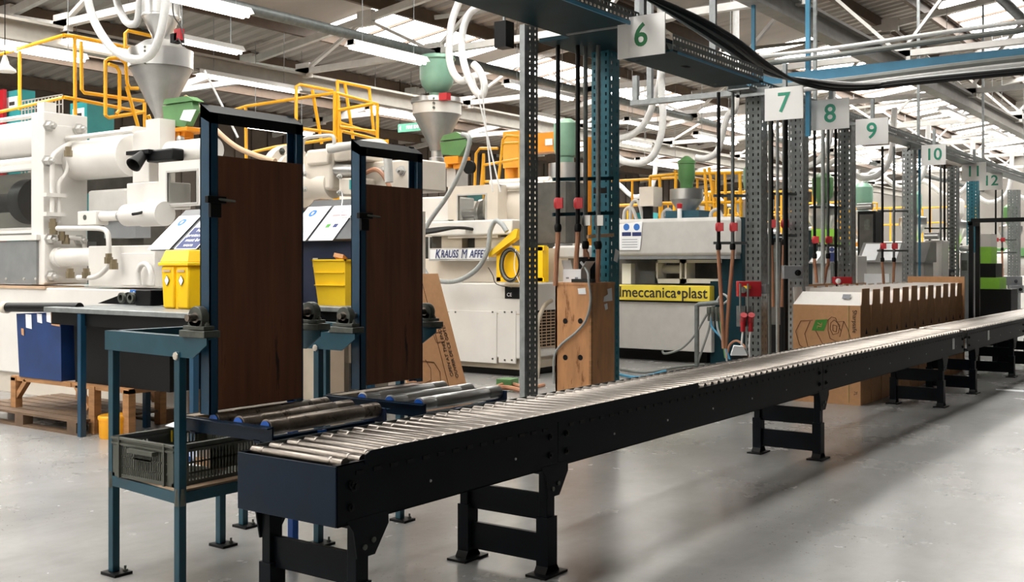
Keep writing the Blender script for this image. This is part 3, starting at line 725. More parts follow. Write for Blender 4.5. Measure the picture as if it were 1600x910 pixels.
# ------------------------------------------------------------------ helpers for faces turned to -X and to -Y
def bX(mb, X, px0, px1, pt, pb, dep):       # a block whose -X face lies at X
    y1, y0 = W(px0, CY, X=X).y, W(px1, CY, X=X).y; pm = (px0 + px1) / 2
    return mb.box(X, X + dep, y0, y1, W(pm, pb, X=X).z, W(pm, pt, X=X).z)
def bY(mb, Y, px0, px1, pt, pb, dep):       # a block whose -Y face lies at Y
    x0, x1 = W(px0, CY, Y=Y).x, W(px1, CY, Y=Y).x; pm = (px0 + px1) / 2
    return mb.box(x0, x1, Y, Y + dep, W(pm, pb, Y=Y).z, W(pm, pt, Y=Y).z)
def glassmat():
    m = bpy.data.materials.new('clear_guard_glass'); m.use_nodes = True; nt = m.node_tree; N = nt.nodes; L = nt.links
    for n in list(N): N.remove(n)
    o = N.new('ShaderNodeOutputMaterial'); mx = N.new('ShaderNodeMixShader'); t = N.new('ShaderNodeBsdfTransparent'); g = N.new('ShaderNodeBsdfGlossy')
    t.inputs[0].default_value = (.86, .87, .86, 1); g.inputs['Roughness'].default_value = .05; mx.inputs[0].default_value = .1
    L.new(t.outputs[0], mx.inputs[1]); L.new(g.outputs[0], mx.inputs[2]); L.new(mx.outputs[0], o.inputs[0])
    return m
glass = glassmat()
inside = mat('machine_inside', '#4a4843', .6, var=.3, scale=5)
def guardX(par, X, px0, px1, pt, pb, wx0, wx1, wt, wb, dep, mm, mback=None):      # guard with a real window: frame bars, pane, dark inside
    y1, y0 = W(px0, CY, X=X).y, W(px1, CY, X=X).y; pm = (px0 + px1) / 2
    z0, z1 = W(pm, pb, X=X).z, W(pm, pt, X=X).z
    a1, a0 = W(wx0, CY, X=X).y, W(wx1, CY, X=X).y; c0, c1 = W(pm, wb, X=X).z, W(pm, wt, X=X).z
    g = MB()
    g.box(X, X + .04, y0, y1, z0, c0).box(X, X + .04, y0, y1, c1, z1).box(X, X + .04, y0, a0, c0, c1).box(X, X + .04, a1, y1, c0, c1)
    g.box(X + .04, X + dep * .25, y0, y0 + .03, z0, z1).box(X + .04, X + .08, y0, y1, z1 - .03, z1)
    gg = g.build('guard_housing', mm, par)
    MB().box(X + .015, X + .02, a0, a1, c0, c1).build('pane', glass, gg)
    fr = MB()
    for q in ((a0 - .02, a1 + .02, c0 - .02, c0), (a0 - .02, a1 + .02, c1, c1 + .02), (a0 - .02, a0, c0, c1), (a1, a1 + .02, c0, c1)): fr.box(X - .008, X + .012, *q)
    fr.build('window_frame', palegrey, gg)
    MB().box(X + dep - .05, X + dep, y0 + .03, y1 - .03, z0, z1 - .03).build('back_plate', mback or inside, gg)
    return (a0, a1, c0, c1), gg
def hexbolt(par, p, ax=(0, -1, 0), r=.035, l=.05, mm=palegrey):
    MB().lathe(p, ax, [(r * 1.5, 0), (r * 1.5, .008), (r, .009), (r, l), (r * .5, l + .001), (r * .5, l * 1.6)], 6).build('bolt', mm, par)

# ------------------------------------------------------------------ moulding machine 1 (left)
m1 = T('moulding_machine', 'big white moulding machine with pipes on its square end plate, far left', 'machine', (7.5, 10.8, 0))
MB().box(6.78, 8.2, 8.25, 14.8, .25, 1.27).build('machine_bed', white, m1, bev=.015)
MB().box(6.85, 8.1, 8.35, 14.6, 0, .25).build('plinth', cream, m1)
Yp = W(68, 300, X=6.85).y
pt = MB(); bY(pt, Yp, 68, 137, 178, 445, .26); plate = pt.build('end_plate', white, m1, bev=.01)
pr = MB(); bY(pr, Yp - .03, 70, 136, 197, 258, .06); pr.build('cross_plate', white, plate, bev=.008)
pr = MB(); bY(pr, Yp - .05, 70, 136, 368, 443, .06); pr.build('lower_plate', white, plate, bev=.008)
tb_ = MB(); bY(tb_, Yp + .05, 69, 88, 160, 190, .15); tb_.build('top_lug', white, plate)
for px, py in ((76, 197), (123, 202), (74, 252), (125, 255), (78, 374), (124, 376), (79, 432)): hexbolt(plate, W(px, py, Y=Yp - .05), r=.05, l=.09)
brass = mat('tarnished_fitting', '#857860', .45, .4, var=.2)
def ptube(par, nm, pts, Y, r, mm, sm=5): return MB().tube([W(x, y, Y=Y) for x, y in pts], r, 10, sm).build(nm, mm, par)
ptube(m1, 'pipe', [(110, 225), (98, 231), (84, 243), (82, 260), (82, 300), (82, 340)], Yp - .12, .028, white)
ptube(m1, 'pipe', [(107, 244), (106, 262), (102, 273), (93, 285), (92, 300), (93, 348)], Yp - .12, .024, white)
MB().tube([W(x, y, X=6.78) for x, y in [(90, 357), (120, 357), (152, 357), (166, 361), (170, 375), (170, 402)]], .028, 10, 5).build('pipe', white, m1)
ptube(m1, 'pipe', [(106, 372), (122, 373), (130, 378), (133, 392)], Yp - .12, .024, white)
MB().tube([W(x, y, X=6.78) for x, y in [(122, 434), (144, 434), (158, 428), (174, 412)]], .028, 10, 5).build('pipe', white, m1)
for y in (305, 335):
    q = MB(); bY(q, Yp - .17, 73, 104, y - 3, y + 3, .12); q.build('pipe_clamp', white, m1)
for x, y in ((107, 238), (83, 350), (84, 360), (97, 370), (103, 375), (170, 405), (178, 414), (110, 428), (135, 428)):
    MB().lathe(W(x, y, Y=Yp - .17) if x < 104 else W(x, y, X=6.77), (0, 0, 1), [(.045, -.05), (.045, .02), (.034, .021), (.034, .06)], 6).build('pipe_fitting', brass if x > 80 else beige, m1)
a = W(92, 402, Y=Yp - .05)
MB().lathe(a, (0, -1, 0), [(.12, 0), (.12, .08), (.105, .09), (.105, .78), (.095, .80)], 22).build('ejector_cylinder', white, m1)
# clamping end at the far left
zc = W(30, 222, X=7.1).z
MB().cyl((7.15, Yp + .2, zc), (7.15, 15.2, zc), .25, n=24).build('tie_cylinder', white, m1)
MB().cyl((6.98, Yp + .2, zc + .27), (6.98, 15.2, zc + .27), .03, n=8).build('rail_tube', white, m1)
MB().cyl((6.92, Yp + .2, zc - .28), (6.92, 15.2, zc - .28), .045, n=10).build('rail_tube', white, m1)
(a0, a1, c0, c1), gw = guardX(m1, 6.86, -90, 56, 262, 366, -80, 50, 272, 358, .55, white, palegrey)
MB().lathe((7.18, W(62, CY, X=7.18).y, (c0 + c1) / 2), (0, 1, 0), [(.28, 0), (.28, .25), (.12, .26), (.12, .9)], 28).build('mould_ring', slate, gw)
q = MB(); bX(q, 6.82, -90, 57, 378, 443, .8); lp = q.build('side_panel', midgrey, m1)
q = MB(); bX(q, 6.80, -90, 57, 369, 377, .1); q.build('panel_trim', white, m1)
for px in (10, 38, 56): hexbolt(lp, W(px, 436, X=6.82), (-1, 0, 0), .012, .01)
q = MB(); bX(q, 6.76, -90, 70, 446, 450, .5); q.build('bed_trim', shelfbrd, m1)
# mould space and injection side
c = W(174, 247, X=7.3)
MB().cyl((7.3, W(209, CY, X=7.3).y, c.z), (7.3, Yp + .1, c.z), .235, n=24).build('tie_cylinder', white, m1)
MB().cyl((7.12, W(209, CY, X=7.12).y, c.z + .25), (7.12, Yp, c.z + .25), .03, n=8).build('rail_tube', white, m1)
q = MB(); bX(q, 7.2, 207, 233, 204, 286, .35); q.build('rear_platen', white, m1, bev=.012)
q = MB(); bX(q, 7.15, 228, 250, 186, 250, .2); q.build('upper_plate', white, m1)
q = MB(); bX(q, 7.3, 140, 190, 207, 226, .3); bX(q, 7.32, 188, 209, 198, 224, .3); q.build('cover_plate', white, m1)
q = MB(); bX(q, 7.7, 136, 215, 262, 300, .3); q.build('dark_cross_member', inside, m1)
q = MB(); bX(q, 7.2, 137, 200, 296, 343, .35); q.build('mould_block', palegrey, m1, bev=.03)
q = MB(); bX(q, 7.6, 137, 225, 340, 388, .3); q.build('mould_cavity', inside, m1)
q = MB(); bX(q, 7.3, 163, 212, 345, 372, .2); q.build('water_manifold', electro, m1)
q = MB(); bX(q, 7.0, 198, 250, 285, 326, .4); q.build('nozzle_housing', white, m1, bev=.01)
guardX(m1, 6.98, 248, 330, 251, 322, 262, 308, 268, 317, .5, white)
q = MB(); bX(q, 6.84, 121, 150, 330, 352, .16); cb = q.build('cylinder_clevis', white, m1, bev=.01)
MB().lathe(W(133, 340, X=6.84), (-1, 0, 0), [(.03, 0), (.03, .006)], 14).build('pin', castiron, cb)
zr = W(170, 338, X=6.92).z
MB().cyl((6.92, W(150, CY, X=6.92).y, zr), (6.92, W(187, CY, X=6.92).y, zr), .055, n=16).build('piston_rod', white, m1)
MB().cyl((6.92, W(184, CY, X=6.92).y, zr), (6.92, W(197, CY, X=6.92).y, zr), .05, n=16).build('rod_gland', bright, m1)
MB().lathe((6.92, W(196, CY, X=6.92).y, zr), (0, -1, 0), [(.09, 0), (.12, .03), (.12, .3), (.13, .31), (.13, .7)], 20).build('ram_barrel', white, m1)
ptube(m1, 'hydraulic_hose', [(207, 335), (222, 332), (238, 323), (258, 321)], W(220, CY, X=6.78).y, .016, rubber)
q = MB(); bX(q, 6.9, 138, 242, 384, 449, .6); blk = q.build('fixed_block', white, m1, bev=.012)
q = MB(); bX(q, 6.87, 190, 242, 396, 446, .05); q.build('fixed_plate', white, blk, bev=.004)
MB().tube([W(217, 446, X=6.8), W(216, 425, X=6.8), W(222, 414, X=6.8), W(231, 415, X=6.8), W(236, 428, X=6.8), W(236, 446, X=6.8)], .03, 10, 5).build('lifting_eye', white, blk)
q = MB(); bX(q, 6.77, 203, 213, 453, 468, .015); bd = q.build('crane_hook_badge', inkblue, m1)
MB().tube([W(209, 456, X=6.765), W(210, 461, X=6.765), W(207, 465, X=6.765), W(205, 462, X=6.765)], .008, 6, 4).build('hook_symbol', paper, bd)
q = MB(); bX(q, 7.0, 228, 270, 233, 252, .15); cmx = q.build('sensor_housing', black, m1, bev=.02)
MB().lathe(W(226, 240, X=7.0), W(205, 262, X=6.8) - W(226, 240, X=7.0), [(.05, 0), (.085, .22), (.075, .22), (.04, .03)], 16, False).build('sensor_hood', rubber, cmx)
q = MB(); bX(q, 6.95, 197, 232, 235, 241, .15); q.build('sensor_bracket', black, cmx)
c = W(285, 238, X=7.3)
MB().cyl((7.3, W(266, CY, X=7.3).y, c.z), (7.3, W(335, CY, X=7.3).y, c.z), .13, n=20).build('barrel', white, m1)
# injection end seen between the decks
MB().box(8.3, 8.9, 7.6, 9.6, 0, 2.12).build('injection_pedestal', cream, m1)
fc0 = W(457, 277, X=8.2)
fl_ = MB().lathe(fc0, (0, -1, 0), [(.36, -.12), (.36, 0), (.27, .005), (.27, .06), (.24, .07)], 30).build('flange', cream, m1)
for k in range(10):
    a = 2 * PI * k / 10 + .2; hexbolt(fl_, fc0 + Vector((math.cos(a) * .315, 0, math.sin(a) * .315)), r=.028, l=.025, mm=castiron)
p0 = W(470, 288, X=8.2)
MB().lathe((8.2, p0.y + .1, p0.z - .02), (0, -1, 0), [(.25, 0), (.25, .1), (.21, .14), (.17, .22), (.15, .4), (.16, .5), (.16, .62), (.13, .64)], 24).build('motor_casting', cream, m1)
q = MB(); bX(q, 8.06, 474, 518, 238, 298, .3); mk = q.build('motor_block', cream, m1, bev=.035)
q = MB(); bX(q, 8.02, 478, 513, 233, 258, .36); q.build('motor_cap', cream, mk, bev=.03)
q = MB(); bX(q, 8.04, 529, 556, 278, 306, .3); eb = q.build('end_block', cream, m1, bev=.02)
q = MB(); bX(q, 8.03, 546, 552, 281, 296, .02); q.build('rating_plate', cabteal, eb)
for px, py in ((532, 276), (532, 301), (477, 272), (477, 296), (462, 276), (462, 300)): hexbolt(m1, W(px, py, X=8.02), (-1, 0, 0), .022, .03)
MB().cyl(W(512, 266, X=8.15), W(560, 266, X=8.15), .07, n=14).build('spigot', bright, m1)
q = MB(); bX(q, 8.1, 508, 560, 222, 252, .4); q.build('valve_block', cream, m1, bev=.02)
MB().tube([W(515, 234, X=8.0), W(540, 229, X=8.0), W(580, 224, X=8.0), W(600, 228, X=8.0), W(606, 250, X=8.0), W(608, 285, X=8.0)], .045, 12, 5).build('pipe', palegrey, m1)
MB().tube([W(473, 240, X=8.1), W(474, 222, X=8.1), W(482, 215, X=8.1), W(516, 212, X=8.1), W(522, 218, X=8.1), W(522, 232, X=8.1)], .02, 10, 4).build('pipe', palegrey, m1)
q = MB(); bX(q, 8.35, 540, 650, 252, 300, .5); q.build('pump_cover', cream, m1, bev=.02)
for px in (600, 628): hexbolt(m1, W(px, 267, X=8.35), (-1, 0, 0), .04, .05)
MB().tube([W(563, 275, X=8.2), W(585, 265, X=8.2), W(600, 275, X=8.2), W(612, 300, X=8.2)], .025, 8, 5).build('hydraulic_hose', copper, m1)

# ------------------------------------------------------------------ material hoppers over the machines
def hose_run(label, pts, X, r, mm=hose, ends=()):
    P = [W(x, y, X=X) for x, y in pts]
    for k in ends: P = ([P[0] + Vector((0, 0, (roofz(P[0].y) - .3 - P[0].z) * f)) for f in (1, .5)] + P) if k == 0 else (P + [P[-1] + Vector((0, 0, (roofz(P[-1].y) - .3 - P[-1].z) * f)) for f in (.5, 1)])
    o = MB().tube(P, r, 10, 6).build('vacuum_hose', mm); tag(o, label, 'hose', None); return o
def hopper(label, px, X, rows, green_rows, extra=None):
    c = W(px, CY, X=X); s = (c - Vector((0, 0, H))).length / F
    ax = Vector((c.x, c.y, 0)); Zp = lambda y: H + (CY - y) * Vector((c.x * UX[0] + c.y * UY[0], c.x * UX[1] + c.y * UY[1], 0)).y / F
    k = (c.x * UX[1] + c.y * UY[1]) / F
    t = T('material_hopper', label, 'hopper', (c.x, c.y, Zp(rows[-1][1][-1][1])))
    for nm, prof, mm in rows:
        MB().lathe(ax, (0, 0, 1), [(r * k, Zp(y)) for r, y in prof], 26).build(nm, mm, t)
    for nm, prof, mm in green_rows:
        MB().lathe(ax, (0, 0, 1), [(r * k, Zp(y)) for r, y in prof], 26).build(nm, mm, t)
    return t, ax, Zp, k
h1, ax, Zp, k1 = hopper('steel cone hopper with a clamped lid above the far left machine', 252, 7.7,
    [('lid', [(8, 62), (26, 66), (40, 76), (47, 80)], dullsteel), ('clamp_band', [(49, 80), (49, 108)], bright), ('cone', [(47, 106), (47, 109), (10, 184), (10, 196)], dullsteel)],
    [('receiver', [(29, -60), (29, 24), (30, 25), (30, 28), (28, 29), (14, 58), (14, 64)], bright)])
for k in range(5): MB().lathe(ax + Vector((-.30, -.14, Zp(83 + k * 6))), (-.9, -.45, 0), [(.018, 0), (.018, .03), (.01, .04)], 8).build('clamp_bolt', castiron, h1)
q = MB(); bX(q, 7.35, 272, 282, 45, 62, .05); q.build('level_sensor', red, h1)
q = MB(); bX(q, 7.35, 266, 276, 52, 66, .1); q.build('junction_box', black, h1)
MB().tube([W(278, 60, X=7.3), W(288, 72, X=7.3), W(284, 45, X=7.3), W(272, 25, X=7.3), W(270, 5, X=7.3)], .008, 6, 5).build('sensor_cable', rubber, h1)
fd = T('dosing_feeder', 'green dosing feeder box on a yellow mount under left hopper', 'feeder', (7.5, 9.4, 2.6))
X = 7.35
pts = [W(253, 165, X=X), W(300, 158, X=X), W(302, 172, X=X), W(289, 200, X=X), W(256, 195, X=X)]
MB().prism(pts, (.1, 0, 0)).build('feeder_body', green, fd, bev=.01)
pts = [W(255, 163, X=X - .02), W(257, 155, X=X - .02), W(292, 150, X=X - .02), W(303, 157, X=X - .02)]
MB().prism(pts, (.14, 0, 0)).build('feeder_lid', green, fd)
MB().prism([W(287, 172, X=X - .03), W(306, 171, X=X - .03), W(297, 190, X=X - .03), W(281, 187, X=X - .03)], (.01, 0, 0)).build('instruction_sheet', paper, fd)
q = MB(); bX(q, X, 260, 292, 199, 206, .3); bX(q, X + .02, 264, 280, 206, 226, .2); bX(q, X, 250, 262, 200, 228, .2); bX(q, X + .05, 276, 288, 205, 215, .1); q.build('yellow_mount', orange, fd, bev=.008)
MB().lathe(W(285, 218, X=X), (-1, 0, 0), [(.04, 0), (.04, .05), (.02, .06)], 14).build('motor_end', bright, fd)
hose_run('wide white vacuum hose looping in front of the left hopper', [(133, -30), (140, 10), (152, 42), (176, 76), (205, 92), (232, 88), (248, 62), (257, 22), (262, -30)], 7.1, .048)
hose_run('second white vacuum hose hanging in a tight loop left of receiver', [(178, -30), (184, 6), (196, 32), (207, 38), (216, 28), (221, -30)], 7.6, .045)
hose_run('pale hose sagging from the green feeder down behind the first deck', [(290, 152), (308, 165), (325, 188), (345, 210), (370, 230), (400, 243), (430, 252)], 7.9, .03, shelfbrd)

h2, ax, Zp, k2 = hopper('steel cone hopper under a green receiver above the middle machine', 683, 12.7,
    [('lid_ring', [(40, 155), (41, 162), (40, 163)], bright), ('band', [(38, 162), (38, 180)], white), ('cone', [(37, 179), (37, 181), (13, 228), (11, 236)], dullsteel), ('throat', [(9, 234), (9, 246), (12, 247), (12, 256), (8, 257), (8, 276), (12, 277), (12, 283)], bright)],
    [('receiver', [(8, 84), (12, 86), (26, 88), (29, 92), (29, 94), (27, 96), (27, 122), (24, 134), (18, 143), (12, 146), (12, 156)], seagreen)])
q = MB(); bX(q, 12.4, 686, 698, 145, 156, .1); q.build('red_valve', red, h2)
for k in range(3): MB().lathe(ax + Vector((-.31, -.2, Zp(160 + k * 7))), (-.8, -.5, 0), [(.02, 0), (.02, .04)], 8).build('clamp_bolt', castiron, h2)
X = 12.35
fd = T('dosing_feeder', 'green dosing feeder box on a yellow mount under middle hopper', 'feeder', (12.5, 10.4, 2.6))
MB().prism([W(687, 222, X=X), W(727, 217, X=X), W(731, 224, X=X), W(718, 244, X=X), W(690, 242, X=X)], (.12, 0, 0)).build('feeder_body', green, fd, bev=.01)
MB().prism([W(688, 220, X=X - .02), W(692, 212, X=X - .02), W(712, 206, X=X - .02), W(730, 215, X=X - .02)], (.16, 0, 0)).build('feeder_lid', green, fd)
q = MB(); bX(q, X, 694, 716, 244, 256, .3); bX(q, X, 686, 700, 256, 262, .25); bX(q, X + .05, 708, 718, 250, 264, .2); q.build('yellow_mount', orange, fd, bev=.008)
q = MB(); bX(q, X + .1, 698, 712, 263, 292, .3); q.build('feeder_grille', palegrey, fd)
MB().lathe(W(736, 262, X=X), (-1, 0, 0), [(.1, 0), (.1, .06), (.075, .06), (.075, .062)], 18).build('pressure_gauge', black, fd)
hose_run('left one of two white vacuum hoses looping beside green receiver', [(730, -20), (716, 6), (705, 40), (702, 85), (708, 112), (720, 126), (729, 124)], 12.0, .055)
hose_run('right one of two white vacuum hoses looping beside green receiver', [(752, 8), (735, 20), (724, 45), (722, 80), (730, 115), (744, 143), (754, 148), (757, 132), (750, 112), (740, 100)], 11.9, .055)
hose_run('thick grey hose looping down past the second deck to the machine', [(722, 210), (732, 214), (733, 226), (722, 262), (700, 305), (672, 345), (659, 375), (657, 405), (668, 430), (690, 440), (718, 438), (746, 420), (762, 392), (766, 362), (774, 346), (784, 350), (792, 362)], 11.45, .034, hosegrey)

# ------------------------------------------------------------------ moulding machine 2 (middle)
m2 = T('moulding_machine', 'white moulding machine with navy maker lettering behind the second deck', 'machine', (12.5, 10.2, 0))
Y0 = 8.3
MB().box(11.9, 13.6, Y0 + .12, 13.5, 0, .12).build('plinth', black, m2)
MB().box(11.80, 13.7, Y0 + .03, 13.5, .10, .27).build('skirting', beige, m2)
MB().box(11.75, 13.8, Y0, 13.5, .25, 1.28).build('base_cabinet', white, m2, bev=.02)
for z in (.86,): MB().box(11.742, 11.752, Y0 + .02, 12.5, z - .006, z + .006).build('panel_joint', beige, m2)
for (a, b, t_, bt) in ((702, 776, 486, 566), (779, 806, 486, 568)):
    q = MB(); bX(q, 11.738, a, b, t_, bt, .02); pq = q.build('access_panel', white, m2, bev=.004)
    for px in (a + 10, b - 6):
        for py in (t_ + 2, bt - 5): hexbolt(pq, W(px, py, X=11.738), (-1, 0, 0), .01, .006, castiron)
MB().box(11.95, 13.6, Y0 + .35, 13.5, 1.28, 1.62).build('upper_body', cream, m2, bev=.01)
q = MB(); bX(q, 11.72, 670, 764, 388, 408, .2); sg = q.build('name_strip', palegrey, m2, bev=.004)
q = MB(); bX(q, 11.712, 672, 763, 390, 405, .01); q.build('name_panel', paper, sg)
cc = W(726, 397.5, X=11.70)
kx = W(679, 398, X=11.70)
for s_, sz, px, sq in (('K', .185, 679.5, .8), ('RAUSS', .155, 688.5, .71), ('M', .185, 720, .74), ('AFFEI', .155, 733.5, .74)):
    text(s_, sz, W(px, 398.5 if sz < .15 else 397.6, X=11.70), LEFTW, UPW, inknavy, sg, shear=.22, bold=0 if s_ == 'M' else .0015, align='LEFT', squash=sq)
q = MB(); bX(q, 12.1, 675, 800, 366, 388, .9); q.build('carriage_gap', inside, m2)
q = MB(); bX(q, 11.95, 690, 722, 368, 390, .3); bX(q, 11.95, 742, 800, 371, 390, .3); q.build('carriage_shoes', beige, m2)
q = MB(); bX(q, 11.85, 640, 800, 345, 368, .8); q.build('carriage_table', white, m2, bev=.02)
q = MB(); bX(q, 11.95, 640, 702, 308, 347, .6); q.build('carriage_cover', white, m2, bev=.02)
q = MB(); bX(q, 11.9, 676, 710, 343, 352, .2); q.build('small_valve_block', palegrey, m2, bev=.01)
(a0, a1, c0, c1), gw = guardX(m2, 11.9, 700, 778, 290, 372, 716, 759, 305, 350, .9, cream)
zc = (c0 + c1) / 2
MB().lathe((12.3, a0 - .05, zc - .03), (0, 1, 0), [(.1, 0), (.1, .35), (.2, .36), (.2, .42), (.07, .43), (.07, .9)], 20).build('nozzle', bright, gw)
yb0, yb1 = W(774, CY, X=12.4).y, W(866, CY, X=12.4).y
zc = W(820, 324, X=12.4).z
MB().cyl((12.4, yb0, zc), (12.4, yb1, zc), .30, n=28).build('injection_barrel', cream, m2)
for dz, dx, r in ((.36, -.1, .05), (.28, -.25, .05), (-.33, -.16, .055), (-.45, -.05, .04)): MB().cyl((12.4 + dx, yb0, zc + dz), (12.4 + dx, yb1, zc + dz), r, n=10).build('tie_bar', white, m2)
MB().lathe((12.42, yb1 + .06, zc - .05), (0, -1, 0), [(.40, 0), (.43, .03), (.43, .10), (.36, .2), (.3, .2)], 32).build('end_ring', cream, m2)
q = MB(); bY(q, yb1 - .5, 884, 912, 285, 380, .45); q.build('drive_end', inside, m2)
MB().beam(W(874, 283, Y=yb1 - .25), W(903, 318, Y=yb1 - .35), .06).build('strut', white, m2)
x0, x1 = W(838, CY, Y=Y0).x, 12.95
za, zb = W(850, 543, Y=Y0).z, W(850, 485, Y=Y0).z
gr = MB().box(x0, x1, Y0 - .006, Y0, za, zb).build('grille_back', black, m2)
gb = MB()
for i in range(12): gb.box(x0, x1, Y0 - .014, Y0 - .006, za + (zb - za) * i / 12, za + (zb - za) * i / 12 + .014)
for i in range(8): gb.box(x0 + (x1 - x0) * i / 8, x0 + (x1 - x0) * i / 8 + .01, Y0 - .018, Y0 - .013, za, zb)
gb.build('grille_bars', shelfbrd, gr, kind='stuff')
q = MB(); bX(q, 11.735, 789, 812, 449, 467, .02); ce = q.build('approval_plate', black, m2)
text('CE', .07, W(796, 461, X=11.728), LEFTW, UPW, paper, ce)
for k, dz in enumerate((0, .035, .07)): ptube(m2, 'black_cable', [(640, 368 - k * 2), (680, 362 - k * 2), (715, 356), (745, 360), (772, 370), (800, 374)], 9.25 + k * .05, .022, rubber)
q = MB(); bX(q, 11.9, 843, 888, 388, 440, .3); q.build('rear_plate', beige, m2)
q = MB(); bX(q, 11.88, 872, 920, 384, 404, .4); q.build('motor_cover', palegrey, m2, bev=.03)

yb = T('cable_cover_box', 'yellow plastic box with coiled cables hung on the middle machine', 'box', (11.6, 9.0, 1.3))
q = MB(); bX(q, 11.60, 776, 850, 386, 441, .12); q.build('box_back', binyel, yb, bev=.01)
q = MB(); bX(q, 11.56, 840, 848, 386, 440, .05); bX(q, 11.56, 776, 782, 400, 440, .05); bX(q, 11.56, 776, 850, 434, 441, .05); bX(q, 11.56, 800, 850, 384, 392, .08); q.build('box_rim', binyel, yb)
MB().prism([W(761, 398, X=11.5), W(765, 402, X=11.5), W(806, 372, X=11.5), W(809, 358, X=11.5), W(804, 358, X=11.5)], (.12, 0, 0)).build('open_flap', tubyel, yb)
for k, (r, mm) in enumerate(((.20, rubber), (.185, cable), (.21, cable), (.17, rubber), (.195, paper))):
    c = W(796 + k, 414, X=11.5 + .01 * k); P = [c + Vector((0, math.cos(a) * r * .8, math.sin(a) * r * 1.1)) for a in [2 * PI * j / 24 for j in range(25)]]
    MB().tube(P, .010, 6).build('cable_coil', mm, yb)
MB().tube([W(806, 390, X=11.5), W(804, 420, X=11.5), W(812, 442, X=11.5), W(820, 452, X=11.5)], .006, 6, 5).build('loose_wire', paper, yb)
o = MB().tube([W(763, 418, X=11.68), W(770, 430, X=11.68), W(776, 444, X=11.68), W(800, 450, X=11.68)], .006, 6, 5).build('loose_wire', rubber); tag(o, 'thin dark wire curving down from the grey hose', 'wire')

# ------------------------------------------------------------------ moulding machine 3 (right of the teal column)
m3 = T('moulding_machine', 'grey moulding machine with yellow lettered band right of teal column', 'machine', (15.8, 9.0, 0))
X3 = 14.9
q = MB(); bX(q, X3, 940, 1112, 471, 547, 1.5); q.build('base_cabinet', palegrey, m3, bev=.01)
q = MB(); bX(q, X3 + .3, 945, 1105, 545, 566, 1.0); q.build('plinth', black, m3)
q = MB(); bX(q, X3 - .06, 940, 1109, 446, 470, .2); bn = q.build('yellow_band', bandyel, m3, bev=.01)
text('almeccanica\u2022plast', .235, W(1030, 458, X=X3 - .066), LEFTW, UPW, inkdark, bn, bold=.003, squash=1.0)
q = MB(); bX(q, X3 - .02, 940, 1112, 470, 472.5, .1); q.build('dark_joint', black, m3)
q = MB(); bX(q, X3 - .05, 940, 1150, 341, 401, .9); q.build('guard_beam', palegrey, m3, bev=.06)
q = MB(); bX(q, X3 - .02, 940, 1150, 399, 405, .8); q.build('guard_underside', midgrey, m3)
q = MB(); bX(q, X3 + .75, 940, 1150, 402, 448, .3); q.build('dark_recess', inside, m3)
for a, b, mm, nm in ((1025, 1065, white, 'carriage_box'), (1070, 1132, white, 'carriage_box')):
    q = MB(); bX(q, X3 + .25, a, b, 406, 411, .3); bX(q, X3 + .25, a, b, 436, 443, .3); bX(q, X3 + .25, a, a + 3, 406, 443, .3); bX(q, X3 + .25, b - 3, b, 406, 443, .3); q.build(nm, mm, m3)
zc = W(1045, 421, X=X3 + .4).z
MB().cyl((X3 + .45, W(1028, CY, X=X3 + .45).y, zc), (X3 + .45, W(1064, CY, X=X3 + .45).y, zc), .07, n=14).build('barrel', palegrey, m3)
q = MB(); bX(q, X3 + .2, 972, 986, 412, 444, .15); q.build('lubricator', paper, m3)
q = MB(); bX(q, X3 + .2, 1000, 1023, 424, 443, .15); q.build('small_panel', slate, m3)
q = MB(); bX(q, X3 + .1, 1110, 1162, 440, 598, 1.0); q.build('drive_cabinet', tealdark, m3)
q = MB(); bX(q, X3 + .15, 1128, 1160, 340, 440, .8); q.build('end_frame', tealdark, m3)
q = MB(); bX(q, X3 + .1, 1040, 1092, 329, 343, .5); q.build('hopper_base', teal, m3)
q = MB(); bX(q, X3 + .1, 999, 1021, 292, 322, .3); eb = q.build('electric_box', cream, m3)
q = MB(); bX(q, X3 + .2, 1005, 1016, 322, 343, .1); q.build('box_post', black, eb)
MB().cyl(W(1062, 343, X=X3 + .05), W(1062, 326, X=X3 + .05), .035, n=12).build('beacon_post', paper, m3)
MB().lathe(W(1062, 326, X=X3 + .05), (0, 0, 1), [(.04, 0), (.045, .07), (.03, .08)], 14).build('red_beacon', red, m3)
for x, y in ((975, 335), (985, 325), (1035, 338), (1110, 338)):
    MB().tube([W(x, 344, X=X3 + .3), W(x + 2, y - 6, X=X3 + .3), W(x + 12, y - 10, X=X3 + .3), W(x + 20, 343, X=X3 + .3)], .03, 8, 5).build('pipe', palegrey, m3)
ns = MB().prism([W(965, 351, X=X3 - .07), W(1004, 346, X=X3 - .07), W(1000, 391, X=X3 - .07), W(966, 391, X=X3 - .07)], (.008, 0, 0)).build('notice_sheet', paper)
tag(ns, 'white notice with blue signs on the grey guard of lettered machine', 'notice')
for px in (979, 995):
    MB().lathe(W(px, 355, X=X3 - .072), (-1, 0, 0), [(.055, 0), (.055, .002)], 18).build('pictogram', inkblue, ns)
    q = MB(); bX(q, X3 - .074, px - 7, px + 7, 363, 369, .003); q.build('printed_block', inknavy, ns)
for y in (374, 378, 382, 386):
    q = MB(); bX(q, X3 - .074, 972, 996, y, y + 1, .003); q.build('printed_line', inkgrey, ns)
h3, ax, Zp, k3 = hopper('small steel hopper under a green receiver on the lettered machine', 1073, 15.4,
    [('band', [(26, 296), (26, 312)], bright), ('cone', [(25, 311), (25, 313), (13, 331), (13, 334)], dullsteel)],
    [('receiver', [(3, 244), (14, 252), (14, 256), (13, 257), (13, 280), (10, 286), (10, 297)], green)])
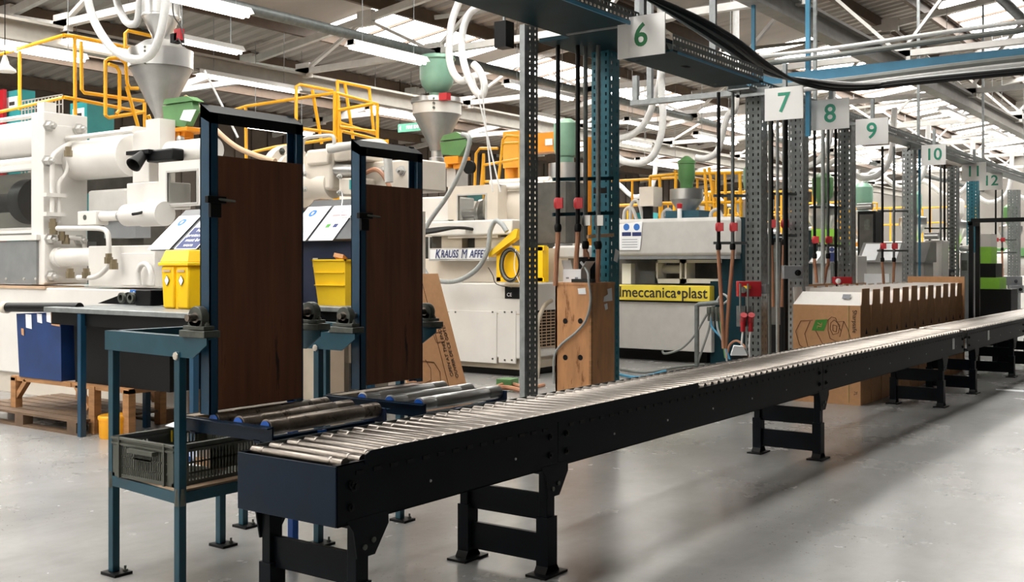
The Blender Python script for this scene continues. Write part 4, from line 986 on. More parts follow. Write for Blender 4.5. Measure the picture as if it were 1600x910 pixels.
h4, ax, Zp, k4 = hopper('steel drum hopper under a green receiver behind the drop pipes', 885, 16.0,
    [('band', [(28, 256), (28, 292)], bright), ('cone', [(28, 291), (10, 330)], dullsteel), ('stand_tube', [(10, 328), (10, 560)], midgrey)],
    [('receiver', [(8, 186), (20, 194), (20, 196), (20, 232), (16, 244), (12, 246), (12, 257)], seagreen)])
hose_run('white vacuum hose sagging left of the small green receiver', [(962, 218), (985, 212), (1005, 196), (1018, 170), (1024, 145), (1032, 120)], 15.0, .055, ends=(1,))
hose_run('white vacuum hose in a deep loop right of the teal column', [(962, 242), (975, 252), (1000, 255), (1020, 244), (1032, 215), (1036, 180), (1034, 145)], 14.7, .055, ends=(1,))
hose_run('white vacuum hose rising from the small green receiver', [(1088, 246), (1105, 247), (1122, 235), (1130, 205), (1138, 180), (1150, 160)], 14.9, .05, ends=(1,))

# ------------------------------------------------------------------ yellow safety railings
def railing(label, legs, rails, r=.024):
    t = None
    for (ax_, val, pts) in rails:
        P = [W(x, y, **{ax_: val}) for x, y in pts]
        if t is None: t = T('safety_railing', label, 'railing', P[-1])
        if legs and abs(P[0].x - P[-1].x) + abs(P[0].y - P[-1].y) < .15: P = P + [Vector((P[-1].x, P[-1].y, 0))]
        MB().tube(P, r, 8).build('post' if abs(P[0].x - P[-1].x) + abs(P[0].y - P[-1].y) < .15 else 'rail', yellow, t)
    return t
Xr = 7.6; Yr = W(100, 60, X=Xr).y
railing('yellow tube railing on top of the far left machine', 0, [
    ('X', Xr, [(-60, 100), (0, 85), (100, 55)]), ('X', Xr, [(-60, 192), (0, 175), (100, 152)]), ('Y', Yr, [(100, 55), (118, 57), (215, 78)]), ('Y', Yr, [(100, 152), (118, 155), (225, 176)]),
    ('X', Xr, [(31, 80), (31, 172)]), ('Y', Yr, [(117, 58), (118, 215)]), ('Y', Yr, [(226, 160), (227, 215)])])
railing('yellow ladder hoops between the left railing and steel hopper', 0, [
    ('Y', Yr - .2, [(127, 65), (128, 140), (132, 145), (225, 158)]), ('Y', Yr - .3, [(165, 180), (165, 95), (170, 92), (188, 90)]), ('Y', Yr - .3, [(165, 180), (170, 184), (225, 175)]),
    ('Y', Yr - .35, [(170, 100), (182, 104), (187, 112), (187, 172), (182, 178)]), ('Y', Yr - .35, [(190, 92), (197, 100), (199, 130), (203, 138), (216, 138)]), ('Y', Yr - .2, [(196, 75), (196, 52), (200, 48), (236, 56)]), ('Y', Yr - .35, [(198, 135), (218, 205)]),
    ('Y', Yr - .2, [(285, 190), (304, 228)]), ('Y', Yr - .2, [(232, 180), (246, 215)])])
Xr = 10.6; Yr = W(524, 146, X=Xr).y
railing('yellow tube railing rising behind the two brown decks', 1, [
    ('X', Xr, [(340, 180), (385, 166), (524, 145)]), ('X', Xr, [(385, 240), (430, 230), (526, 216)]), ('Y', Yr, [(524, 145), (590, 163)]), ('Y', Yr, [(530, 198), (586, 206)]), ('Y', Yr, [(590, 163), (590, 208)]),
    ('X', Xr, [(384, 168), (385, 245)]), ('Y', Yr, [(523, 145), (523, 228)]), ('Y', Yr, [(527, 146), (528, 228)]), ('X', Xr, [(530, 172), (585, 162)]),
    ('Y', Yr, [(535, 205), (605, 222)]), ('Y', Yr, [(605, 218), (605, 262)])])
Xr = 11.1; Yr = W(527, 128, X=Xr).y
railing('yellow ladder hoops at the corner of the middle railing', 0, [
    ('Y', Yr, [(463, 200), (463, 135), (468, 132), (520, 142)]), ('Y', Yr, [(463, 200), (526, 208)]), ('Y', Yr, [(488, 140), (503, 225)]), ('Y', Yr, [(527, 127), (578, 138)]), ('Y', Yr, [(527, 127), (533, 228)]),
    ('Y', Yr, [(539, 130), (552, 218)]), ('Y', Yr, [(577, 138), (584, 205)]), ('Y', Yr, [(532, 192), (588, 210)])])
Xr = 14.2
railing('yellow tube cage behind the steel hopper of middle machine', 1, [
    ('X', Xr, [(742, 292), (744, 240), (750, 232), (778, 232)]), ('X', Xr, [(752, 290), (756, 240)]), ('X', Xr, [(778, 292), (786, 218), (792, 212), (812, 214)]), ('X', Xr, [(756, 258), (815, 248)]), ('X', Xr, [(758, 284), (850, 282)]),
    ('X', Xr, [(812, 214), (812, 284)]), ('X', Xr, [(785, 225), (835, 222)])])
Xr = 17.5
railing('yellow tube cage behind the lettered grey machine', 1, [
    ('X', Xr, [(1016, 276), (1060, 272), (1160, 270)]), ('X', Xr, [(1018, 318), (1160, 316)]), ('X', Xr, [(1016, 276), (1016, 335)]), ('X', Xr, [(1031, 277), (1032, 335)]), ('X', Xr, [(1056, 266), (1056, 335)]), ('X', Xr, [(1101, 264), (1106, 335)]), ('X', Xr, [(1108, 262), (1118, 335)]),
    ('X', Xr, [(1120, 268), (1121, 335)]), ('X', Xr, [(1133, 270), (1134, 335)]), ('X', Xr, [(1156, 270), (1158, 335)])], .03)
# the jib crane far behind
jc = T('jib_crane', 'orange jib crane with deep box arm far behind drop pipes', 'crane', (17.5, 12.0, 0))
q = MB(); bX(q, 16.5, 812, 872, 208, 238, .3); q.build('jib_arm', orange, jc)
q = MB(); bX(q, 16.6, 786, 816, 205, 262, .35); q.build('jib_head', orange, jc)
MB().cyl(W(800, 560, X=16.8), W(800, 210, X=16.8), .14, n=16).build('mast', orange, jc)
MB().cyl(W(920, 560, X=16.9), W(920, 215, X=16.9), .09, n=16).build('tail_post', orange, jc)
q = MB(); bX(q, 16.48, 852, 863, 217, 227, .01); q.build('load_plate', paper, jc)

# ------------------------------------------------------------------ punched steel columns, overhead trunking, number signs, drop pipes
def column(label, px, D, mA, mB, z1, parts=True, wA=.18, wB=.18):
    c = W(px, CY, D=D); x, y = c.x - wB * .3, c.y - wA * .5
    t = T('steel_column', label, 'column', (x + wB / 2, y + wA / 2, 0))
    # faces: one turned to -X, one to -Y; their shared corner is at (x, y)
    MB().perf((x, y, 0), (0, 1, 0), wA, (0, 0, 1), z1, 3, .07, .016, .032).build('punched_face', mA, t, smooth=False, thick=.005)
    MB().perf((x, y, 0), (1, 0, 0), wB, (0, 0, 1), z1, 2, .07, .016, .032).build('punched_face', mB, t, smooth=False, thick=.005)
    b = MB(); b.box(x + wB - .012, x + wB, y, y + .05, 0, z1); b.box(x, x + .05, y + wA - .012, y + wA, 0, z1); b.build('lip', mA, t, kind='stuff')
    MB().box(x + .06, x + .09, y + .06, y + .14, 0.02, z1).build('core_channel', black if mA is not tealcol else tealdark, t)
    MB().box(x - .03, x + wB + .03, y - .03, y + wA + .03, 0, .02).build('base_plate', darkgalv, t)
    return t, x, y
def pipe_drop(label, px, D, z1, px2, pyv, pyend, mm, valve='red', zfloor=None):
    t = None; p = W(px, CY, D=D); zv = W(px, pyv, D=D).z; ze = W(px, pyend, D=D).z
    t = T('drop_pipe', label, 'pipe', (p.x, p.y, ze))
    zs = zv - .22
    MB().cyl((p.x, p.y, zs), (p.x, p.y, z1), .02, n=10).build('steel_pipe', mm, t)
    q = W(px2, pyend, D=D)
    if ze < zs - .05: MB().tube([(p.x, p.y, zs + .01), (p.x, p.y, zs - .1), ((p.x + q.x) / 2, (p.y + q.y) / 2, (zs + ze) / 2), (q.x, q.y, ze)], .022, 8, 5).build('brown_hose', copper, t)
    v = MB().lathe((p.x, p.y, zv - .05), (0, 0, 1), [(.024, 0), (.036, .02), (.036, .08), (.024, .1)], 10).build('valve_body', red if valve == 'red' else darkgalv, t)
    MB().cbox((p.x - .03, p.y - .04, zv), .012, .06, .09).build('valve_handle', red if valve == 'red' else bright, v)
    MB().lathe((p.x, p.y, zs - .03), (0, 0, 1), [(.027, 0), (.032, .02), (.032, .05), (.026, .07)], 10).build('coupling', black, t)
    return t
col6, cx6, cy6 = column('big teal punched steel column under the number 6 sign', 943, 9.6, tealcol, tealcol, 3.46)
for py, mm, e in ((283, tealdark, 0), (337, tealdark, 0), (371, shelfbrd, .12)):
    z = W(910, py, D=9.5).z; a = W(864 if mm is tealdark else 918, py, D=9.32); b = W(958, py, D=9.45)
    MB().beam((a.x, a.y, z), (b.x, b.y, z + .02), .035, .03).build('pipe_bracket', mm, col6)
MB().box(cx6 - .004, cx6 + .0, cy6 + .02, cy6 + .16, 2.18, 2.23).build('dark_band', black, col6)
MB().cbox((cx6 + .12, cy6 - .006, 1.62), .07, .004, .11, (0, .3, 0)).build('torn_paper', paper, col6)
pipe_drop('black drop pipe with red valve, leftmost beside the teal column', 872, 9.3, 3.46, 868, 318, 447, black)
pipe_drop('black drop pipe with red valve, second from the slotted post', 903, 9.3, 3.46, 899, 318, 441, black)
pipe_drop('grey drop pipe with steel lever close left of teal column', 915, 9.35, 3.46, 918, 345, 405, darkgalv, 'grey')
pipe_drop('grey drop pipe with steel lever in front of teal column', 935, 9.3, 3.46, 934, 345, 441, darkgalv, 'grey')
# slotted post
p = W(812, CY, D=8.5); sp = T('slotted_post', 'slim slotted steel post left of the drop pipes', 'post', (p.x, p.y, 0))
q = W(835, CY, D=8.55)
MB().box(p.x, p.x + .035, p.y - .05, p.y, .0, 3.46).build('plain_flange', galv, sp)
MB().perf((p.x + .035, p.y - .05, .1), (.92, -.39, 0), .10, (0, 0, 1), 3.36, 2, .045, .010, .02).build('slotted_flange', darkgalv, sp, smooth=False, thick=.004)
MB().box(p.x - .03, p.x + .12, p.y - .13, p.y + .03, 0, .012).build('base_plate', darkgalv, sp)
# overhead trunking
t1 = T('cable_trunking', 'dark teal overhead cable trunking above the teal column', 'trunking', (6.3, 4.5, 3.45))
MB().box(4.2, 7.75, 4.17, 4.84, 3.45, 3.465).build('tray_floor', tealdark, t1)
MB().perf((4.2, 4.17, 3.465), (1, 0, 0), 3.55, (0, 0, 1), .10, 60, .05, .03, .02).build('tray_side', darkgalv, t1, smooth=False, thick=.003)
MB().perf((4.2, 4.84, 3.465), (1, 0, 0), 3.55, (0, 0, 1), .10, 60, .05, .03, .02).build('tray_side', darkgalv, t1, smooth=False, thick=.003)
MB().box(4.2, 7.75, 4.16, 4.175, 3.44, 3.468).build('blue_edge', skyblue, t1)
MB().box(7.6, 8.6, 4.3, 5.2, 3.465, 3.5).build('column_bracket', tealdark, t1)
t2 = T('cable_trunking', 'lower dark trunking running on behind the number 6 sign', 'trunking', (8.0, 4.0, 3.2))
MB().box(7.42, 9.2, 3.82, 4.30, 3.2, 3.215).build('tray_floor', tealdark, t2)
MB().perf((7.42, 3.82, 3.215), (1, 0, 0), 1.78, (0, 0, 1), .12, 34, .06, .03, .02).build('tray_side', darkgalv, t2, smooth=False, thick=.003)
MB().perf((7.42, 4.30, 3.215), (1, 0, 0), 1.78, (0, 0, 1), .12, 34, .06, .03, .02).build('tray_side', darkgalv, t2, smooth=False, thick=.003)
MB().box(7.5, 9.1, 3.815, 3.82, 3.19, 3.21).build('blue_edge', skyblue, t2)
for x in (7.6, 9.0): MB().box(x, x + .04, 4.2, 4.26, 3.2, roofz(4.2) - .2).build('hanger_rod', galv, t2)
t3 = T('cable_trunking', 'long grey cable trunking running over the row of numbered columns', 'trunking', (17, 4.5, 3.4))
MB().box(10.7, 28, 4.6, 4.85, 3.42, 3.435).build('tray_floor', galv, t3)
MB().perf((10.7, 4.6, 3.435), (1, 0, 0), 17.3, (0, 0, 1), .12, 230, .06, .04, .02).build('tray_side', darkgalv, t3, smooth=False, thick=.003)
MB().box(10.7, 28, 4.84, 4.85, 3.42, 3.55).build('tray_side', darkgalv, t3)
for x in (13, 17.7, 22.3, 26.5): MB().box(x, x + .04, 4.7, 4.74, 3.42, roofz(4.6) - .2).build('hanger_rod', galv, t3)
t4 = T('cross_arm', 'grey channel arm reaching back from the red isolator column towards machines', 'arm', (10.9, 5.9, 3.42))
a, b = W(988, 150, X=10.95), W(1205, 130, X=10.95)
MB().box(10.9, 11.0, b.y, a.y, 3.40, 3.46).build('channel', galv, t4)
MB().box(10.92, 10.98, a.y - .08, a.y - .02, 3.46, 3.75).build('upright', galv, t4)
MB().box(10.92, 10.98, 5.9, 5.96, 3.46, roofz(5.9) - .2).build('hanger_rod', galv, t4)
# blue trunking that crosses above the aisle
tb2 = T('blue_trunking', 'sky blue trunking crossing over the aisle with cables alongside', 'trunking', (11.8, 2, 3.7))
ya, yb_ = W(1170, 108, X=11.8).y, -3.0
MB().box(11.75, 11.85, yb_, ya, 3.62, 3.74).build('blue_beam', skyblue, tb2)
MB().box(11.72, 11.75, yb_, ya, 3.60, 3.625).build('beam_lip', skyblue, tb2)
for k, (dz, r, mm) in enumerate(((.2, .03, cable), (.28, .025, hose), (-.09, .04, cable), (-.14, .03, hose))):
    MB().tube([(11.66, ya + .2, 3.68 + dz), (11.66, ya - 1.0, 3.66 + dz), (11.66, 1.8, 3.70 + dz), (11.66, yb_, 3.66 + dz)], r, 8, 6).build('cable', mm, tb2)
for y in (W(1180, CY, X=11.8).y, .4, -2.2): MB().box(11.78, 11.82, y, y + .04, 3.74, roofz(y) - .2).build('hanger_rod', skyblue, tb2)
yq = W(1263, CY, X=11.8).y; MB().box(11.775, 11.825, yq - .025, yq + .025, 3.0, roofz(yq) - .2).build('blue_upright', skyblue, tb2)
sw = T('cable_bundle', 'black cables sweeping from the number 6 sign down to blue trunking', 'cables', (9.6, 4.2, 3.4))
for k in range(5):
    e = k * .035
    MB().tube([(6.9, 4.05 + e, 3.66 + e), (7.9, 3.95 + e, 3.62), (8.8, 3.93 + e, 3.56 - e * .4), (9.8, 4.0 + e * .5, 3.47 - e * .5), (10.8, 4.02, 3.42 + e * .4), (11.55, 3.75 - e, 3.44 + e * .4), (11.64, 2.6, 3.46 + e * .4), (11.64, -2.8, 3.44 + e * .4)], .016 + .006 * (k % 2), 8, 6).build('cable', (rubber, black, cable, rubber, hose)[k], sw)
o = MB().tube([W(1040, 70, D=8.9), W(1052, 92, D=8.9), W(1075, 104, D=8.9), W(1098, 92, D=9.3)], .014, 8, 5).build('hanging_cable', rubber); tag(o, 'black cable loop drooping under the lower dark trunking', 'cable')
# number signs
def sign(s, x0, x1, ta, ba, X, label, size, col):
    a, b = W(x0, (ta + ba) / 2, X=X), W(x1, (ta + ba) / 2, X=X); pm = (x0 + x1) / 2
    z1, z0 = W(pm, ta, X=X).z, W(pm, ba, X=X).z
    t = T('number_sign', label, 'sign', (X, (a.y + b.y) / 2, z0), 'number signs hung over the machines')
    MB().box(X, X + .012, b.y, a.y, z0, z1).build('sign_board', signwhite, t)
    MB().box(X + .013, X + .06, (a.y + b.y) / 2 - .02, (a.y + b.y) / 2 + .02, z0 + .05, z1 + .25).build('hanger', galv, t)
    MB().box(X + .02, X + .05, (a.y + b.y) / 2 - .015, 4.78, z1 - .06, z1 - .03).build('side_arm', galv, t)
    if X > 8: MB().box(X + .02, X + .05, 4.74, 4.78, z1 - .06, 3.43).build('side_arm', galv, t)
    text(s, size * (z1 - z0), Vector((X - .002, (a.y + b.y) / 2, (z0 + z1) / 2)), LEFTW, UPW, col, t, bold=.004)
sign('6', 965, 1039, 24, 88, 7.36, 'large white sign with green number 6 above the teal column', .8, signgreen)
sign('7', 1195, 1255, 136, 187, 10.75, 'white sign with green figure seven, nearest after the large sign', .85, signteal)
sign('8', 1268, 1327, 155, 202, 11.95, 'white sign with green figure eight right of the sky blue upright', .85, signteal)
sign('9', 1337, 1388, 185, 226, 13.7, 'white sign with green figure nine over the front cartons', .85, signteal)
sign('10', 1440, 1478, 226, 258, 17.3, 'white sign with green figure ten above the open cartons', .8, signteal)
sign('11', 1503, 1541, 254, 283, 21.2, 'white sign with green figure eleven overlapping the farthest sign', .8, signteal)
sign('12', 1530, 1567, 269, 297, 23.8, 'farthest white sign with green figure twelve by the teal column', .8, signteal)
k7, _, _ = column('grey punched steel column carrying the red isolator box, under sign seven', 1180, 11.7, darkgalv, galv, 3.42)
k8, _, _ = column('grey punched steel column carrying a grey isolator box, under sign eight', 1246, 12.6, galv, galv, 3.42)
k9, _, _ = column('grey punched steel column rising behind the front cartons, under sign nine', 1322, 14.2, darkgalv, galv, 3.42)
k10, _, _ = column('grey punched steel column rising behind the middle cartons, under sign ten', 1420, 17.3, galv, galv, 3.42)
k11, _, _ = column('grey punched steel column with a small dark switch box, under sign eleven', 1489, 20.5, darkgalv, galv, 3.42)
column('teal punched steel column beside the number 12 sign', 1520, 22.9, tealcol, tealcol, 3.42, wA=.22, wB=.22)
k13, _, _ = column('farthest grey punched steel column near the picture edge', 1584, 27.0, darkgalv, galv, 3.42, wA=.26, wB=.26)
def drops(words, D, z1, lst, brk):
    t = None
    for i, (px, pyv, pe, px2) in enumerate(lst): pipe_drop(words[i], px, D, z1, px2, pyv, pe, darkgalv if i % 2 else black)
    a, b = lst[0][0], lst[-1][0]
    for k, py in enumerate(brk):
        p, q = W(a - 8, py, D=D + .03), W(b + 22, py, D=D + .06)
        MB().beam(p, (q.x, q.y, p.z), .03, .03).build('pipe_bracket', darkgalv, words[2])
drops(['black drop pipe in front of the lettered machine, left of red isolator', 'grey drop pipe in front of the lettered machine, left of red isolator', k7], 11.6, 3.42, [(1123, 355, 545, 1131), (1145, 355, 545, 1134)], (306, 380))
drops(['black drop pipe between the red and the grey isolator boxes', 'grey drop pipe between the red and the grey isolator boxes', k8], 12.5, 3.42, [(1206, 350, 480, 1208), (1225, 350, 480, 1222)], (303, 368))
drops(['black drop pipe above the front carton, beneath sign eight', 'grey drop pipe above the front carton, beneath sign eight', k9], 14.1, 3.42, [(1273, 375, 442, 1276), (1294, 375, 442, 1288)], (324, 384))
drops(['black drop pipe above the middle cartons, beneath sign nine', 'grey drop pipe above the middle cartons, beneath sign nine', k10], 17.0, 3.42, [(1379, 385, 445, 1381), (1397, 385, 445, 1396)], (330, 392))
drops(['black drop pipe above the far cartons, beneath sign ten', 'grey drop pipe above the far cartons, beneath sign ten', k11], 20.2, 3.42, [(1453, 385, 440, 1452), (1470, 385, 440, 1467)], (357, 388))
drops(['left black drop pipe of the pair near the picture edge', 'right grey drop pipe of the pair near the picture edge', k13], 24.5, 3.42, [(1556, 375, 470, 1552), (1566, 375, 470, 1568)], (375, 395))
for k, (px, D, lb) in enumerate(((1215, 12.3, 'slim pale conduit left of the grey isolator column'), (1228, 12.4, 'slim dark conduit against the grey isolator column'), (1203, 11.9, 'slim grey conduit right of the red isolator column'), (1286, 14.0, 'pale vertical hose rising beneath sign eight'), (1437, 17.2, 'slim blue conduit beneath sign ten'), (1306, 14.0, 'dark conduit left of the column under sign nine'), (1476, 20.0, 'dark conduit left of the column under sign eleven'))):
    p = W(px, CY, D=D); o = MB().cyl((p.x, p.y, .0), (p.x, p.y, 3.42), .028 if k in (1, 3) else .02, n=8).build('conduit', (hosegrey, black, cable, hosegrey, skyblue, black, black)[k]); tag(o, lb, 'conduit')

# switch boxes and sockets on the columns
def swbox(label, x0, x1, y0, y1, D, mm, knob):
    a, b = W(x0, y1, D=D), W(x1, y1, D=D); z0, z1 = a.z, W(x0, y0, D=D).z
    r = (b - a).normalized(); r.z = 0; n = Vector((r.y, -r.x, 0))
    t = T('switch_box', label, 'switch box', (a + b) / 2)
    MB().prism([a, b, Vector((b.x, b.y, z1)), Vector((a.x, a.y, z1))], -n * .12).build('box_body', mm, t, bev=.006)
    c = a + (b - a) * (.72 if mm is not red else .2) + Vector((0, 0, (z1 - z0) * .45))
    MB().lathe(c, n, [(.035, 0), (.035, .02), (.02, .025), (.02, .045)], 14).build('rotary_knob', knob, t)
    return t, a, b, z0, z1, n
rb, a, b, z0, z1, n = swbox('red isolator box with round lever on the column beneath sign seven', 1154, 1190, 440, 464, 11.4, red, bright)
c = a + (b - a) * .38 + Vector((0, 0, (z1 - z0) * .62)); MB().cbox(c + n * .002, .06, .06, .03).build('warning_sticker', tubyel, rb)
q = W(1193, 452, D=11.5); MB().cbox(q, .09, .09, .10).build('junction_box', electro, rb)
swbox('grey isolator box with black knob on the column beneath sign eight', 1225, 1255, 415, 436, 12.2, electro, black)
swbox('red flat box standing behind the front carton', 1304, 1332, 433, 445, 13.9, red, paper)
swbox('small dark grey switch box on the column beneath sign eleven', 1478, 1492, 421, 434, 20.0, slate, bright)
swbox('grey socket box near the lime machine at picture edge', 1560, 1598, 432, 446, 22.5, electro, slate)
swbox('small grey box hanging below the socket box at picture edge', 1580, 1600, 446, 458, 22.4, electro, black)
for px, lb in ((1161, 'left red industrial socket with hanging cable below the isolator'), (1173, 'right red industrial socket with hanging cable below the isolator')):
    c = W(px, 495, D=11.3); t = T('industrial_socket', lb, 'socket', c)
    MB().lathe(c + Vector((0, 0, -.05)), (-.5, -.3, .6), [(.026, -.05), (.03, 0), (.03, .07), (.036, .08), (.036, .1)], 14).build('socket_body', red, t)
    MB().cyl(c + Vector((0, 0, -.16)), c + Vector((0, 0, -.04)), .026, n=12).build('plug', red, t)
    MB().tube([c + Vector((0, 0, -.15)), c + Vector((-.03, 0, -.35)), c + Vector((.06, .0, -.7)), c + Vector((.1, .05, -1.0))], .012, 8, 5).build('cable', hose, t)
    MB().tube([c + Vector((0, .03, .05)), c + Vector((0, .03, .35))], .012, 8).build('conduit', cable, t)
    MB().cbox(c + Vector((.05, .04, 0)), .03, .10, .22).build('back_plate', darkgalv, t)
    OFF[t.name] = OFF[t.name]
o = MB().prism([W(1142, 556, D=10.9), W(1147, 541, D=10.9), W(1162, 542, D=10.9), W(1168, 556, D=10.9)], (.1, .05, 0)).build('white_cover', paper); tag(o, 'white plastic cover with cable behind the conveyor', 'cover'); c = W(1155, 557, D=10.95); MB().box(c.x - .05, c.x + .1, c.y - .05, c.y + .06, 0, c.z + .01).build('pedestal', black, o)
# pipe stub and tangle of air lines at the corner of machine 3
pf = T('water_manifold', 'grey pipe frame with a tangle of coloured hoses by the grey machine', 'manifold', (13.8, 6.6, 0))
P = lambda x, y: W(x, y, X=13.9)
MB().tube([P(1089, 572), P(1089, 478), P(1092, 476), P(1124, 473)], .035, 10).build('pipe_frame', darkgalv, pf)
for k in range(4):
    x = 1108 + 6 * k
    MB().lathe(P(x, 480), (0, 0, -1), [(.03, 0), (.035, .03), (.035, .08), (.022, .1), (.022, .2)], 8).build('valve', castiron, pf)
for pts, mm in (([(1108, 486), (1100, 500), (1085, 525), (1065, 545), (1040, 553), (1035, 548)], cable), ([(1112, 490), (1108, 515), (1098, 545), (1090, 568)], cable), ([(1114, 490), (1112, 510), (1130, 532), (1140, 562)], skyblue), ([(1120, 490), (1122, 515), (1132, 540), (1136, 565)], hosegrey), ([(1124, 486), (1128, 520), (1134, 560)], green), ([(1126, 478), (1138, 468), (1128, 460), (1116, 478)], hosegrey), ([(1136, 560), (1140, 540), (1152, 533), (1166, 545), (1170, 562)], copper)):
    MB().tube([P(x, y) for x, y in pts], .016, 7, 5).build('air_line', mm, pf)

# plywood crate with a small open box on top
pc = T('plywood_crate', 'tall plywood crate with four round holes behind the conveyor', 'crate', (8.0, 5.1, 0))
e = W(924, CY, D=9.1); yl = W(868, CY, X=e.x).y; xr = W(961, CY, Y=e.y).x
zt = W(924, 442, D=9.1).z
th = .018
MB().box(e.x, e.x + th, e.y + .02, yl, 0, zt - .02).build('panel', ply, pc)
MB().box(e.x - .004, e.x + .03, e.y, e.y + .02, 0, zt - .02).build('corner_batten', wood, pc)
MB().box(e.x + .03, xr, e.y + .004, e.y + .004 + th, 0, zt - .02).build('panel', ply, pc)
MB().box(xr - th, xr, e.y + .02, yl, 0, zt - .02).build('panel', ply, pc)
MB().box(e.x, xr, yl - th, yl, 0, zt - .02).build('panel', ply, pc)
MB().box(e.x - .006, xr + .004, e.y, yl + .004, zt - .02, zt).build('lid', ply, pc)
for px in (883.5, 907):
    for py in (502, 559):
        c = W(px, py, X=e.x - .001)
        MB().lathe(c, (-1, 0, 0), [(.024, 0), (.024, .002), (.02, .002), (.02, 0.0005)], 18).build('hole', black, pc)
def stick(pts, X=None, Y=None):
    return MB().prism([W(x, y, X=X, Y=Y) for x, y in pts], (-.001, 0, 0) if X else (0, -.001, 0))
stick([(903, 451), (915, 450), (916, 460), (904, 460)], X=e.x - .006).build('label', paper, pc)
stick([(949, 452), (956, 450), (957, 470), (943, 472), (944, 464), (950, 460)], Y=e.y + .002).build('torn_label', paper, pc)
stick([(944, 476), (949, 474), (950, 483), (946, 485)], Y=e.y + .002).build('torn_label', paper, pc)
o = MB().tube([W(908, 410, X=e.x + .1), W(918, 425, X=e.x + .05), (e.x - .02, W(922, CY, X=e.x).y, zt + .012), W(923, 470, X=e.x - .02), W(916, 500, X=e.x - .02), W(900, 520, X=e.x - .02), W(876, 540, X=e.x - .02), W(866, 560, X=e.x - .02), W(866, 600, X=e.x - .02)], .011, 8, 6).build('power_cable', hosegrey); tag(o, 'grey cable draped over the front of the plywood crate', 'cable')
bx = T('small_carton', 'small open white carton on top of the plywood crate', 'carton', (e.x + .1, yl - .1, zt))
y1, y0 = W(880, CY, X=e.x + .05).y, W(908, CY, X=e.x + .05).y; zb = W(893, 421, X=e.x + .05).z
MB().box(e.x + .05, e.x + .2, y0, y1, zt, zb).build('carton_body', paper, bx)
MB().prism([(e.x + .05, y1, zb), (e.x + .2, y1, zb), (e.x + .2, y1 + .02, zb + .08), (e.x + .05, y1 + .02, zb + .08)], (0, -.003, 0)).build('flap', kraftin, bx)
MB().prism([(e.x + .05, y0, zb), (e.x + .2, y0, zb), (e.x + .2, y0 - .05, zb + .07), (e.x + .05, y0 - .05, zb + .07)], (0, .003, 0)).build('flap', kraftin, bx)
for k in (.25, .75):
    MB().box(e.x + .048, e.x + .05, y0 + (y1 - y0) * k - .015, y0 + (y1 - y0) * k + .015, zt + .03, zt + .045).build('printed_mark', inkgrey, bx)
o = MB().box(e.x + .0, e.x + .06, W(925, CY, X=e.x).y, W(893, CY, X=e.x).y, zt, zt + .03).build('black_bar', rubber); tag(o, 'short black bar lying on the plywood crate lid', 'bar')
o = MB().box(e.x + .16, e.x + .3, W(921, CY, X=e.x + .2).y, W(908, CY, X=e.x + .2).y, zt, zt + .22).build('black_gadget', black); tag(o, 'black upright gadget behind the small white carton', 'gadget')
# hoses lying on the floor
for k, (pts, r, mm, lb) in enumerate((([(820, 612), (790, 606), (760, 612), (735, 628)], .03, copper, 'thick brown hose bundle lying on the floor by slotted post'), ([(850, 602), (825, 606), (790, 600), (755, 616)], .025, copper, 'second brown hose lying behind the thick one'), ([(970, 578), (1010, 582), (1060, 574), (1100, 570)], .02, cable, 'grey cable lying on the floor before the grey machine'), ([(965, 585), (1000, 590), (1040, 580)], .02, skyblue, 'blue hose lying beside the plywood crate'), ([(838, 600), (842, 560), (840, 510), (850, 480), (862, 470)], .03, beige, 'beige conduit curving up beside the grille'))):
    if k == 4: P = [W(x, y, Y=8.1) for x, y in pts]
    else: P = [W(x, y, Z=r + .01) for x, y in pts]
    o = MB().tube(P, r, 8, 6).build('floor_hose' if k < 4 else 'conduit', mm); tag(o, lb, 'hose')
o = MB().cbox(W(793, 598, Z=.05), .24, .2, .1, (0, 0, .2)).build('machine_foot', green); tag(o, 'green steel foot block before the middle machine', 'foot')

